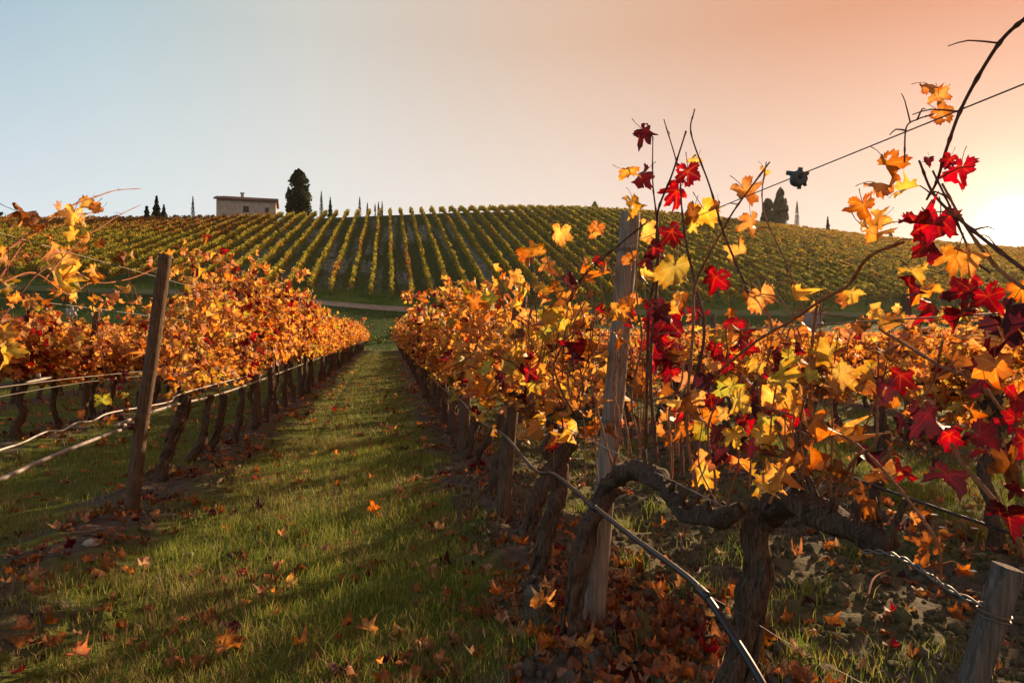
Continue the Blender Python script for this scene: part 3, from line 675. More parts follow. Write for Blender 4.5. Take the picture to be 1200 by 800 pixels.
CN = [ # root, points, r0, r1, mat
 ('vr', [(1205,18),(1170,52),(1130,120),(1110,172),(1098,212),(1086,234)], .0026, .0018, 0),
 ('vr', [(1077,188),(1096,230),(1140,270),(1200,316)], .0016, .0026, 0),
 ('vr', [(1060,190),(1062,150),(1075,140),(1094,134)], .0012, .001, 0),
 ('vr', [(1104,215),(1130,262),(1165,310),(1200,338)], .0016, .0026, 1),
 ('vr', [(1093,200),(1110,235),(1140,300),(1160,320)], .0015, .0015, 0),
 ('v0', [(1060,283),(1018,301),(994,334),(965,350),(927,376),(905,388),(882,403),(837,440),(812,470)], .0026, .0030, 1),
 ('v0', [(820,590),(805,500),(812,390),(814,337),(832,296),(847,270),(862,244),(902,190)], .0048, .0016, 1),
 ('v0', [(885,362),(862,307),(847,270),(832,219),(810,157),(814,128)], .0030, .0016, 0),
 ('v1', [(770,545),(762,430),(770,330),(770,270),(772,244),(787,206),(804,154)], .006, .002, 0),
 ('v1', [(756,560),(759,420),(761,360),(772,300),(769,251),(765,214),(765,160)], .005, .0016, 0),
 ('v1', [(800,560),(800,500),(825,397),(814,330),(804,285),(799,244),(795,199),(778,140)], .005, .0014, 0),
 ('v0', [(760,470),(830,457),(890,476),(946,491),(995,515),(1030,545),(1075,600),(1100,640),(1102,686)], .0028, .002, 1),
 ('vr', [(1030,385),(1055,400),(1105,430),(1145,446),(1182,492)], .0026, .0022, 1),
 ('vr', [(1105,398),(1092,450),(1070,480)], .0018, .0012, 1),
 ('vr', [(1115,520),(1130,546),(1160,580),(1186,620),(1205,655)], .003, .0035, 1),
 ('v0', [(902,590),(925,545),(950,500),(950,460),(952,400),(958,350)], .0048, .002, 1),
 ('v0', [(935,590),(920,520),(890,470),(905,388),(880,330)], .004, .0018, 1),
 ('v0', [(870,300),(900,330),(928,372),(940,400)], .0014, .001, 1),
 ('v0', [(965,610),(1000,540),(1025,520),(1028,470),(1030,400)], .0032, .0014, 1),
 ('v0', [(898,190),(893,230),(900,262),(922,310),(942,365)], .0012, .0014, 1),
 ('v0', [(1000,372),(930,362),(880,340),(840,345)], .001, .001, 1),
 ('v1', [(727,287),(700,305),(680,330),(664,375),(658,470),(662,520)], .0022, .0045, 0),
 ('v1', [(756,262),(724,288),(690,318),(672,340),(652,400)], .003, .0022, 0),
 ('v1', [(760,555),(740,470),(752,400),(745,330),(752,250)], .004, .0015, 1),
 ('v1', [(788,585),(785,520),(785,480),(800,440),(792,400)], .0035, .0018, 1),
 ('v1', [(835,605),(838,560),(830,500),(852,440),(850,380)], .0035, .0015, 1),
 ('v1', [(722,560),(705,500),(690,430),(694,360),(684,300)], .0042, .0015, 1),
 ('v1', [(715,560),(728,500),(718,450),(735,400)], .0035, .0015, 1),
 ('vl', [(-15,310),(0,299),(32,276),(54,260),(82,242),(117,229),(137,223),(165,221)], .007, .0022, 1),
 ('vl', [(-10,340),(0,325),(15,302),(32,280),(50,268)], .007, .004, 1),
 ('vl', [(50,330),(81,294),(100,277),(120,265),(142,251),(165,240)], .005, .002, 1),
 ('vl', [(0,332),(40,320),(80,345),(104,332),(130,331),(160,324),(189,311)], .005, .0035, 1),
 ('vl', [(57,268),(80,262),(115,254)], .002, .0012, 1),
 ('vl', [(97,318),(103,341),(112,375),(116,405),(124,442),(130,462)], .003, .002, 0),
 ('vl', [(0,375),(20,350),(40,325),(60,310)], .004, .003, 0),
 ('vl', [(0,325),(32,322),(58,311)], .002, .0015, 0),
 ('vl', [(8,325),(10,300),(8,274)], .0025, .002, 0)]
for k, pts, a, b, mt in CN: hcane(roots[k], pts, a, b, X0 if k != 'vl' else -1.80, M_cane if mt else M_canedark)

for k_, pts_ in (('v1', [(642,246),(655,281),(662,310),(664,380),(668,480)]), ('v1', [(700,272),(716,265),(735,262)]), ('v1', [(623,300),(632,345),(650,420),(672,500)]), ('vl', [(148,300),(152,330),(160,380)])):
    hcane(roots[k_], pts_, .0022, .0011, X0+.06 if k_ == 'v1' else -1.8, M_cane, nodes=False)
rs = np.random.default_rng(91)
for i in range(20):
    bx = rs.uniform(640, 800); by = rs.uniform(520, 570); ty = rs.uniform(270, 400); tx_ = bx+rs.normal(0, 28)
    hcane(roots['v1'], [(bx, by), (bx+(tx_-bx)*.3+rs.normal(0, 6), by+(ty-by)*.35), (bx+(tx_-bx)*.7+rs.normal(0, 8), by+(ty-by)*.7), (tx_, ty)], .0026, .0009, X0+rs.uniform(-.03, .2), M_cane, rs)
for i in range(14):
    bx = rs.uniform(820, 1010); by = rs.uniform(560, 600); ty = rs.uniform(330, 460); tx_ = bx+rs.normal(0, 30)
    hcane(roots['v0'], [(bx, by), (bx+(tx_-bx)*.3+rs.normal(0, 8), by+(ty-by)*.35), (bx+(tx_-bx)*.7+rs.normal(0, 10), by+(ty-by)*.7), (tx_, ty)], .0022, .0008, X0+rs.uniform(-.03, .12), M_cane, rs)
# filler leaves and fine canes on the hero vines (between the big leaves)
def filler(root, n, box, X, cols, seed, wd=(.05, .09), sx=.14):
    rr = np.random.default_rng(seed); o = np.array(root.location)
    P = np.array([onrow(rr.uniform(box[0], box[2]), rr.uniform(box[1], box[3]), X+rr.uniform(-sx, sx)) for _ in range(n)])-o
    nr = np.stack([rr.normal(0, .8, n), rr.normal(-.5, .6, n), rr.normal(.1, .5, n)], -1); tip = np.stack([rr.normal(0, .4, n), rr.normal(0, .4, n), -np.abs(rr.normal(1, .4, n))], -1)
    M = frames(nr, tip, rr.uniform(*wd, n)); col = np.array([LI[c] for c in rr.choice(list(cols), n)])
    leaf_objects(root, rr, P, M, col, mid_mesh, 4)
filler(roots['v0'], 30, (800, 400, 985, 575), X0+.05, 'GOYEODBPO', 51, (.04, .07))
filler(roots['v0'], 12, (860, 340, 1030, 440), X0+.05, 'GOYOB', 52, (.03, .06))
filler(roots['v1'], 40, (680, 340, 800, 520), X0+.12, 'GOOPBGBR', 53, (.04, .075))
filler(roots['vr'], 16, (1000, 400, 1200, 640), X0+.04, 'BBODRB', 54, (.03, .06))
filler(roots['vr'], 8, (1060, 290, 1200, 420), X0+.04, 'GORR', 55, (.03, .05))
filler(roots['vl'], 24, (0, 270, 120, 420), -1.80, 'GOOYB', 56, (.05, .09))
filler(roots['vl'], 14, (90, 430, 175, 500), -1.80, 'BOED', 57, (.04, .07))

# --- generated near vines
near = []
def tr_(x, y, tpx, trad, seed): return hero_trunk(x, y, tpx, trad, seed=seed)
def arms(x, y, seed, hd=None):
    r_ = np.random.default_rng(seed); g = Geo(); k = .032; hd = np.array([0, 0, .86]) if hd is None else hd
    for s_ in (-1, 1): g.tube([hd+[0, 0, -.05], hd+[0, s_*.08, .04], [0, s_*.28, .91], [0, s_*.48, .90]], [k, k*.9, k*.7, k*.5], 12, 0, 24, .45, seed=seed)
    return g
def V_(k, i, y, extra=''): return '%s vine, %s from the camera in the %s the path' % (extra, ORD[i], ROWS[k][0])
nearR = [(3.25, 'mixed', [(628,712),(630,670),(645,615),(655,572),(652,548),(672,517)], [.038,.034,.034,.036,.036,.034]),
         (4.05, 'orange', [(612,648),(624,602),(636,570),(650,545),(640,525),(655,502)], [.04,.034,.036,.036,.036,.036]),
         (5.15, 'mixed', [(574,590),(580,560),(590,530),(604,505),(610,485)], [.035,.032,.032,.032,.032]),
         (6.2, 'orange', [(552,557),(560,535),(572,512),(588,486)], [.036,.033,.032,.032]),
         (7.0, 'golden', [(543,548),(550,525),(557,500),(561,480)], [.045,.04,.038,.036]),
         (7.9, 'orange', None, None), (8.7, 'reddish', None, None)]
for i, (y, pal, tpx, trad) in enumerate(nearR):
    tk = None
    if tpx: tk = (hero_trunk(X0, y, tpx, trad, seed=20+i)[0], arms(X0, y, 30+i))
    near_vine(X0, y, pal, V_(0, i+2, y, TINT[pal]), gR, [1.42, 1.46, 1.56, 1.62, 1.66, 1.66, 1.66][i], [150, 185, 230, 250, 250, 240, 220][i], [0, 30, 90, 130, 160, 190, 230][i], 400+i, trunk=tk, ncane=[24, 20, 16, 13, 12, 10, 10][i], size=[(.06, .11), (.06, .11), (.055, .10), (.055, .10), (.055, .10), (.055, .10), (.055, .10)][i])
nearL = [(6.34, 'orange', [(182,568),(198,525),(212,492),(219,462)], [.05,.046,.045,.04]),
         (7.2, 'golden', [(216,548),(236,520),(242,490),(245,462)], [.034,.03,.03,.032]),
         (7.85, 'orange', [(245,540),(250,518),(258,495),(262,462)], [.035,.033,.032,.033]),
         (8.8, 'reddish', [(275,520),(278,500),(283,478),(284,455)], [.035,.033,.032,.033]),
         (9.7, 'golden', None, None)]
for i, (y, pal, tpx, trad) in enumerate(nearL):
    tk = None
    if tpx: tk = (hero_trunk(-1.80, y, tpx, trad, seed=60+i)[0], arms(-1.80, y, 70+i))
    near_vine(-1.80, y, pal, V_(-1, i+1, y, TINT[pal]), gL, [1.72, 1.98, 2.08, 2.1, 2.05][i], [150, 220, 250, 260, 250][i], [0, 90, 160, 220, 260][i], 500+i, trunk=tk, ncane=14, half=.5, size=(.055, .10))
for i, y in enumerate((3.3, 4.3, 5.3, 6.3, 7.3, 8.3)):
    pal = ['orange', 'rosy', 'golden', 'orange', 'mixed', 'rosy'][i]
    near_vine(3.38, y, pal, V_(1, i, y, TINT[pal]), 'grape vines in the second row right of the grass path', 1.20, 230, 160, 600+i, lod=1, size=(.05, .09))
for i, y in enumerate((7.2, 8.2, 9.2)):
    pal = ['golden', 'orange', 'reddish'][i]
    near_vine(-4.39, y, pal, V_(-2, i, y, TINT[pal]), 'grape vines in the second row left of the grass path', 1.45, 220, 150, 640+i, lod=1)

# --- prototypes for everything farther, copied vine by vine
protos = []
for q in range(10):
    r = np.random.default_rng(900+q); pal = ['orange', 'golden', 'orange', 'rosy', 'reddish', 'golden', 'mixed', 'orange', 'rosy', 'orange'][q]
    gt, gc_, canes, P, M, col = vine_geo(r, 1.62, 9, 740, pal, 1)
    g = Geo(); scatter(g, LOW, r.integers(0, 3, 740), M, P, col)
    protos.append((pal, gt.mesh('trunk', M_bark), gc_.mesh('cordon', M_bark), cane_geo(canes, .004, 3, 5).mesh('canes', M_cane), g.mesh('foliage', LMATS)))
nplaced = 4+7+5+6+3
def far_vine(x, y, label, group, hs=1.0):
    global nplaced
    q = random.randrange(len(protos)); pal, mt, mc, mk, mf = protos[q]
    root = thing('grape_vine', label % TINT[pal], 'grapevine', (x+random.uniform(-.04, .04), y, H(x, y)-.01), group)
    fl = random.random() < .5
    root.rotation_euler = (0, 0, (PI if fl else 0)+random.uniform(-.08, .08)); s_ = random.uniform(.94, 1.06); root.scale = (s_, s_, hs*random.uniform(.94, 1.06))
    link('trunk', mt, root); link('cordon', mc, root)
    a = link('cane', mk, root); a['kind'] = 'stuff'; b = link('foliage', mf, root); b['kind'] = 'stuff'
    nplaced += 1
todo = []
for k, y0, y1 in ((0, 9.6, 52), (-1, 10.65, 52), (1, 9.3, 52), (-2, 10.2, 52), (2, 5.6, 52), (3, 8.2, 52), (-3, 13.4, 52), (4, 10.6, 52)):
    y = y0; i = 0
    while y < y1:
        todo.append((math.hypot(ROWS[k][1], y), k, y, i)); y += random.uniform(.9, 1.02); i += 1
todo.sort(); rest = todo[300-nplaced:]; todo = todo[:300-nplaced]
nnear = {0: 9, -1: 6, 1: 6, -2: 3, 2: 0, 3: 0, -3: 0, 4: 0}
for d, k, y, i in todo:
    n_ = nnear[k]+i; grp = 'grape vines in the %s the grass path' % ROWS[k][0]
    if 1: lab = '%s vine, '+ORD[n_]+' from the camera in the %s the path' % ROWS[k][0]
    hs = 1.0
    if k == -1: hs = 1.28-.28*min(1, max(0, (y-9)/12))
    if k > 0: hs = .80
    if k < -1: hs = .88
    far_vine(ROWS[k][1], y, lab, grp, hs)
# everything past the nearest 300 as one mass
g = Geo(); r = np.random.default_rng(77)
pts = [(ROWS[k][1], y) for d, k, y, i in rest]
for kx in list(range(5, 24)):
    X = ROW0+kx*SPC; y = X/math.tan(R_(49))
    while y < 52: pts.append((X, y)); y += 1.0
for kx in (-4, -5, -6, -7):
    X = ROW0+kx*SPC; y = -X/math.tan(R_(28))
    while y < 52: pts.append((X, y)); y += 1.0
pts = np.array(pts); Z = hgt(pts[:, 0], pts[:, 1])
for (x, y), z in zip(pts, Z):
    n_ = 170 if abs(x) > 12 else 260
    P = np.stack([r.normal(0, .17, n_), r.uniform(-.55, .55, n_), .70+(.62 if x > 0 else .86)*r.beta(1.6, 1.5, n_)], -1)+[x, y, z]
    M = frames(r.normal(0, 1, (n_, 3))+[0, -.3, .2], r.normal(0, .5, (n_, 3))+[0, 0, -1], r.uniform(.12, .19, n_))
    pal = ['orange', 'golden', 'rosy', 'orange'][int(r.integers(4))]
    scatter(g, VLOW, r.integers(0, 2, n_), M, P, pick(r, pal, n_))
    dx = r.normal(0, .08); g.tube([[x, y, z-.05], [x+dx, y, z+.45], [x, y, z+.9]], [.045, .036, .036], 5, len(LMATS), cap=False)
o = g.obj('distant_vines', LMATS+[M_bark], kind='stuff', label='mass of distant orange vines in the far rows either side', category='vines')

# ------------------------------------------------------------------ posts
def post(x, y, h, rad, lean, label, mat=M_post, wraps=(), seed=0, group=None, top_flat=True, z0=None):
    z = H(x, y) if z0 is None else z0; root = thing('wooden_post', label, 'post', (x, y, z), group)
    P = [[0, 0, -.15], [lean[0]*.3, lean[1]*.3, h*.3], [lean[0]*.62, lean[1]*.62, h*.6], [lean[0], lean[1], h]]
    g = Geo().tube(P, [rad*1.06, rad, rad*.98, rad*.92], 18, 0, 40, .055, seed=seed, bfreq=1.2)
    g.obj('shaft', mat, root)
    for zz in wraps:
        f = zz/h; a = np.linspace(0, 4*PI, 30); c = np.array([lean[0]*f, lean[1]*f, zz]); rr_ = rad*1.06
        Geo().tube(np.stack([c[0]+rr_*np.cos(a), c[1]+rr_*np.sin(a), c[2]+a*.0012+.006*np.sin(a)], -1), .0016, 5, 0, cap=False).obj('wire_wrap', M_wireold, root)
    return root
gp = 'wooden trellis posts'
D1 = 2.70
def leanpx(x, y, topx, topy):
    D = float(np.dot([x, y, 0], FWD)); b = np.array([x, y, H(x, y)]); tp = atdepth(topx, topy, D); return (tp-b)[:2], tp[2]-b[2]
l1, h1 = leanpx(X0+.035, 2.72, 739, 249)
post(X0+.035, 2.72, h1, .043, l1, 'tall round grey post in the centre, wrapped by the thick twisted vine', M_post, (h1-.16, h1-.42, .88, .62), 3, gp)
l2, h2 = leanpx(X0-.02, 4.65, 610, 346)
post(X0-.02, 4.65, h2, .052, l2, 'brown post behind the tall grey one, ninth part hidden in leaves', M_post2, (.9,), 5, gp)['label'] = 'brown leaning post just behind the tall grey post, half hidden in leaves'
l3, h3 = leanpx(X0, 7.35, 551, 352)
post(X0, 7.35, h3, .06, l3, 'thick brown post, third from the camera in the row right of the path', M_post2, (.9,), 6, gp)
ll, hl = leanpx(-1.80, 5.23, 194, 298)
post(-1.80, 5.23, hl, .046, ll, 'thick leaning brown post at the front of the left row', M_post2, (hl-.03, .98, 1.35, .62), 7, gp)
for i, (x, y, tx, ty) in enumerate([(-4.39, 10.9, 114, 362), (3.38, 7.55, 820, 352), (3.38, 5.27, 966, 405)]):
    l_, h_ = leanpx(x, y, tx, ty)
    post(x, y, h_, .045, l_, ['post left of the front post, in the second row left of the path', 'thin grey post showing between red leaves, second row right of the path', 'dark leaning post among yellow leaves right of centre, second row right'][i], M_post2, (), 10+i, gp)
i = 0
for k, ylist in ((0, (11.6, 16.2, 20.8, 26, 31, 36, 41, 46, 51.6)), (-1, (10.1, 14.9, 18.9, 23.6, 28.5, 33.5, 38.5, 43.5, 48, 52.2)), (1, (12.2, 17, 22, 27, 32)), (-2, (15.6, 20.3, 25, 30)), (2, (7.0, 11.7, 16.4, 21))):
    for j, y in enumerate(ylist):
        lab = '%s wooden post down the %s the grass path, half hidden in vines' % (ORD[j+({0: 3, -1: 1, 1: 2, -2: 1, 2: 0}[k])], ROWS[k][0])
        post(ROWS[k][1]+random.uniform(-.04, .04), y, (1.72 if k != -1 else 1.8), .048, (random.uniform(-.08, .08), random.uniform(-.08, .08)), lab, M_post2, (), 30+i, gp); i += 1
# short squared strut at the lower right corner
p1 = onrow(1182, 664, X0); bot = p1+RGT*(-.26)+FWD*.05; bot[2] = 0
rt = thing('wooden_stake', 'short squared weathered stake with wire at the bottom right corner', 'stake', (bot[0], bot[1], 0))
d = p1-bot; ax = d/np.linalg.norm(d); sx = np.cross(ax, FWD); sx /= np.linalg.norm(sx); sy = np.cross(ax, sx)
g = Geo(); m_ = 24; prof = [(-1, -1), (-.75, -1.12), (0, -1.08), (.8, -1.1), (1, -.9), (1.08, 0), (1, .9), (.8, 1.05), (0, 1), (-.8, 1.08), (-1, .85), (-1.06, 0)]
hw = .0135; VV = []
for i in range(m_):
    f = i/(m_-1); c = d*(f*1.08-.08)
    for j, (a, b) in enumerate(prof): 
        w2 = hw*(1+.06*math.sin(j*2.1+f*4)+.04*math.sin(f*23+j)); VV.append(c+sx*a*w2+sy*b*w2)
i = np.arange(m_-1)[:, None]; j = np.arange(12)[None]; g.add(VV, np.stack([i*12+j, i*12+(j+1) % 12, (i+1)*12+(j+1) % 12, (i+1)*12+j], -1).reshape(-1, 4))
g.L.append((m_-1)*12+np.arange(12)); g.T.append(np.array([12])); g.M.append(np.array([0])); g.obj('shaft', M_stake, rt, smooth=False)
a = np.linspace(0, 4*PI, 26); c = d*.93; q = c+np.outer(np.cos(a), sx)*hw*1.45+np.outer(np.sin(a), sy)*hw*1.45+np.outer(a*.001, ax)
Geo().tube(q, .0014, 5, cap=False).obj('wire_wrap', M_wireold, rt)

# ------------------------------------------------------------------ wires and hoses
def wire(name, label, cat, pts, rad, mat, seg=6, n=60, group=None, sagn=0.0, barbs=False):
    P, rr_ = resample(np.array(pts, float), np.full(len(pts), rad), n)
    if sagn: P[:, 2] += sagn*np.sin(np.arange(n)*1.7)*np.random.default_rng(n).random(n)
    o = P[0].copy(); g = Geo().tube(P-o, rr_, seg, 0, cap=True)
    return g.obj(name, mat, None, o, label=label, category=cat, group=group)
gw = 'steel trellis wires'
def rowwire(X, z, y0, y1, label, rad=.0015, mat=M_wire, sag=.03):
    ys_ = np.linspace(y0, y1, 24); zz = z+hbase(np.full(24, X), ys_)-sag*np.abs(np.sin(ys_*PI/4.7))+0
    return wire('trellis_wire', label, 'wire', np.stack([np.full(24, X), ys_, zz], -1), rad, mat, 5, 90, gw)
rowwire(X0, 1.575, .3, 52, 'top wire of the right row, running past the dark clip into the sky', .0012, M_wireold, 0)
rowwire(X0+.02, 1.30, .3, 52, 'middle wire of the right row at the height of the pale clip', .0013, M_wireold)
rowwire(X0-.03, .895, 1.42, 52, 'low wire carrying the thick vine arms of the right row', .0018)
rowwire(-1.80, 1.76, 2.0, 52, 'topmost wire of the left row, crossing under the arching canes', .0018, M_wire, 0)
rowwire(-1.82, 1.47, 2.0, 52, 'second wire from the top of the left row, carrying a small clip', .0018)
rowwire(-1.78, 1.05, 2.0, 52, 'wire with the tensioner on the left row, above the white cable', .0022)
rowwire(-1.80, 1.01, 2.0, 30, 'thin wire just under the tensioner wire of the left row', .0014)
rowwire(3.38, 1.3, 2.5, 52, 'upper wire of the second row right of the grass path', .0015)
rowwire(3.38, .9, 2.5, 52, 'lower wire of the second row right of the grass path', .0015)
rowwire(-4.39, .95, 6, 52, 'lower wire of the second row left of the grass path', .0018)
# black irrigation hose of the right row
hp = [onrow(455+.001+s, 400, X0) for s in ()]
pl = [(X0-.03, 52, .68), (X0-.03, 30, .62), (X0-.04, 14, .60), (X0-.05, 9, .60), (X0-.05, 7.2, .64), (X0-.06, 5.6, .60), (X0-.05, 4.4, .64), (X0-.06, 3.4, .60)]
P = [np.array([x, y, z+float(hbase(x, y))]) for x, y, z in pl]+[onrow(a, b, X0-.06) for a, b in ((650, 556), (692, 590), (740, 628), (790, 664), (824, 694), (856, 740), (893, 800), (930, 880), (955, 960))]
hs_ = wire('irrigation_hose', 'black rubber irrigation hose sagging along the right row to the bottom edge', 'hose', P, .0085, M_hose, 10, 240)
jn = onrow(692, 590, X0-.06)-P[0]
for a in ((692, 590), (824, 694)):
    c0 = onrow(a[0]-6, a[1]-5, X0-.06)-P[0]; c1 = onrow(a[0]+6, a[1]+6, X0-.06)-P[0]
    Geo().tube([c0, c1], .0115, 10, 0, 4).obj('joiner', M_hose, hs_)
wire('hanging_wire', 'thin loose wire running down from the black hose to the ground', 'wire', [onrow(824, 694, X0-.06), atdepth(870, 720, 1.62), atdepth(930, 757, 1.55), atdepth(1010, 800, 1.48), atdepth(1060, 830, 1.4)], .0008, M_wireold, 5, 40)
# hoses and cable of the left row
wire('irrigation_hose', 'dusty grey hose slanting up to the front post of the left row', 'hose', [onrow(-60, 588, -1.80), onrow(0, 562, -1.80), onrow(60, 535, -1.80), onrow(120, 511, -1.80), onrow(165, 495, -1.81), (-1.76, 4.9, .70), (-1.76, 6, .72), (-1.76, 9, .70), (-1.76, 20, .85), (-1.76, 50, 1.25)], .011, M_hosegrey, 9, 160)
wire('white_cable', 'wavy white cable drooping in from the left edge above the grey hose', 'cable', [onrow(-50, 546, -1.78), onrow(0, 527, -1.78), onrow(25, 519, -1.78), onrow(44, 510, -1.78), onrow(57, 505, -1.78), onrow(74, 504, -1.78), onrow(90, 495, -1.78), onrow(108, 493, -1.78), onrow(124, 485, -1.78), onrow(146, 480, -1.79), onrow(165, 477, -1.80), onrow(200, 470, -1.74), (-1.76, 6.4, .80), (-1.74, 9, .82)], .0048, M_cable, 8, 160)
# second-row hose on the right
wire('irrigation_hose', 'thin black hose low along the second row right of the path', 'hose', [(3.32, 2.6, .20), (3.32, 4, .24), (3.34, 6, .34), (3.34, 9, .45), (3.34, 20, .6)], .010, M_hose, 8, 80)
M_strand = plain('dull_zinc', (.15, .14, .13), .55, .5)
# twisted tie of two strands at the foot of the vine arm
A0, A1 = onrow(1010, 646, X0-.05), onrow(1152, 697, X0-.05)
rt = thing('twisted_cable', 'pale grey twisted two-strand cable below the near vine arm', 'cable', A0)
for s_ in (0, PI):
    q = []; n_ = 70
    for i in range(n_):
        f = i/(n_-1); c = (A1-A0)*f+np.array([0, 0, .012*math.sin(f*5)]); a = f*26+s_; q.append(c+np.array([math.cos(a)*.0019, 0, math.sin(a)*.0025]))
    Geo().tube(q, .0017, 7).obj('strand', M_strand, rt)
# plastic clips
def clip(px, py, wpx, X, mat, label, seed):
    p = onrow(px, py, X); D = float(np.dot(p-EYE, FWD)); R0 = wpx*D/FPX/2; rt = thing('trellis_clip', label, 'clip', p, 'plastic trellis clips')
    g = Geo(); r_ = np.random.default_rng(seed)
    def ring(c, ra, rb, th):
        n_ = 14; a = np.arange(n_)*2*PI/n_; Q = []
        for rad_, y_ in ((ra, -th), (rb, -th), (rb, th), (ra, th)): Q += [[c[0]+rad_*math.cos(t_)*(1+.12*math.sin(3*t_+seed)), y_, c[2]+rad_*math.sin(t_)] for t_ in a]
        F = [[k*n_+j, k*n_+(j+1) % n_, ((k+1) % 4)*n_+(j+1) % n_, ((k+1) % 4)*n_+j] for k in range(4) for j in range(n_)]; g.add(Q, F)
    ring((-R0*.15, 0, -R0*.1), R0*.18, R0*.74, R0*.32); g.obj('body', mat, rt)
    for a in (.5, 1.5, 2.6, 3.7, 4.7, 5.6):
        c = np.array([math.cos(a), 0, math.sin(a)])*R0*.6; e = np.array([math.cos(a), r_.normal(0, .3), math.sin(a)])*R0*r_.uniform(.9, 1.15)
        Geo().tube([c*.7, c, e], [R0*.27, R0*.23, R0*.20], 10, 0, 6, .2, seed=seed).obj('lug', mat, rt)
clip(937, 208, 25, X0, M_clipd, 'dark grey plastic clip on the top wire against the sky', 2)
clip(955, 374, 26, X0+.02, M_clip, 'pale grey plastic clip on the middle wire above the yellow leaves', 5)
clip(84, 366, 13, -1.82, M_clip, 'small grey clip on a wire of the left row', 7)
p = onrow(45, 445, -1.78); rt = thing('wire_tensioner', 'small metal ratchet tensioner on the wire at the left edge', 'tensioner', p)
tw = .5*(onrow(60, 442, -1.78)-onrow(30, 448, -1.78))
Geo().tube([-tw, tw*.2, tw], [.004, .010, .004], 8, 0, 10).obj('body', M_wire, rt); Geo().box((0, 0, .02), (.02, .03, .028), .4).obj('ratchet', M_wire, rt)

# ------------------------------------------------------------------ grass (nobody could count it)
def blades(n, area, hr, wr, mats_w, keep, seed, segs=2, clump=.0):
    r = np.random.default_rng(seed); x = r.uniform(area[0], area[1], n); u_ = r.random(n)
    y = area[2]*(area[3]/area[2])**u_ if clump == 'log' else r.uniform(area[2], area[3], n)
    ok = keep(x, y, r); x = x[ok]; y = y[ok]; n = len(x)
    z = hgt(x, y); sc_ = np.maximum(1, y/7)**.75
    h = r.uniform(*hr, n)*(0.55+.9*fbm(x*1.7, y*1.7, 41)); w_ = r.uniform(*wr, n)*sc_
    a = r.uniform(0, 2*PI, n); b = r.uniform(0, 2*PI, n); L_ = r.uniform(.1, .75, n)*h
    side = np.stack([np.cos(a), np.sin(a), 0*a], -1)*w_[:, None]/2; ben = np.stack([np.cos(b), np.sin(b), 0*b], -1)*L_[:, None]
    base = np.stack([x, y, z-.006], -1); mid = base+ben*.35+np.stack([0*h, 0*h, h*.6], -1); tip = base+ben+np.stack([0*h, 0*h, h], -1)
    g = Geo()
    dry = sst(fbm(x*1.1, y*1.1, 133)+.25*(fbm(x*5, y*5, 7)-.5), .46, .62); q = r.random(n)
    mi = np.where(q < mats_w[0]*(1.25-.75*dry), 0, np.where(q < 1-mats_w[2]*(.3+2.6*dry), 1, 2)); h *= 1-.35*dry
    if segs == 2:
        V = np.stack([base-side, base+side, mid+side*.7, mid-side*.7, tip], 1).reshape(-1, 3); k = np.arange(n)[:, None]*5
        g.add(V, k+np.array([[0, 1, 2, 3]]), mi); g.L.append((k+np.array([[3, 2, 4]])).ravel()); g.T.append(np.full(n, 3)); g.M.append(mi)
    else:
        V = np.stack([base-side, base+side, tip], 1).reshape(-1, 3); k = np.arange(n)[:, None]*3; g.add(V, k+np.array([[0, 1, 2]]), mi)
    return g
def infr(x, y, m=.06):
    d = x*FWD[0]+y*FWD[1]; s_ = (x*RGT[0]+y*RGT[1])/np.maximum(d, .01); return (d > .3) & (np.abs(s_) < .75+m)
def keepA(x, y, r):
    rd = rowd(x); nz = fbm(x*2.2, y*2.2, 71); pr = sst(rd+(nz-.5)*1.5, .05, .6)
    pr = np.where((x > .45) & (x < 3.3), pr*(.05+.9*sst(nz, .52, .68))*(.35+.65*sst(y, 4, 12)), pr)
    pr = np.where(x < -2.2, pr*(.30+.7*sst(nz, .42, .6)), pr)
    pr = np.maximum(pr, .08*sst(nz, .4, .6)); pr = pr*(.35+.65*sst(fbm(x*6, y*6, 88), .3, .55))
    return infr(x, y) & (r.random(len(x)) < pr)
blades(330000, (-6, 6, 1.5, 9), (.028, .090), (.0024, .0050), [.42, .40, .18], keepA, 1, 2, 'log').obj('grass', M_blades, kind='stuff', smooth=False)
blades(230000, (-9, 14, 6.5, 40), (.04, .085), (.0045, .007), [.45, .45, .10], lambda x, y, r: keepA(x, y, r) & ((np.abs(x+.5) < 2.6) | (r.random(len(x)) < .5)), 2, 1, 'log').obj('distant_grass', M_blades, kind='stuff', smooth=False)
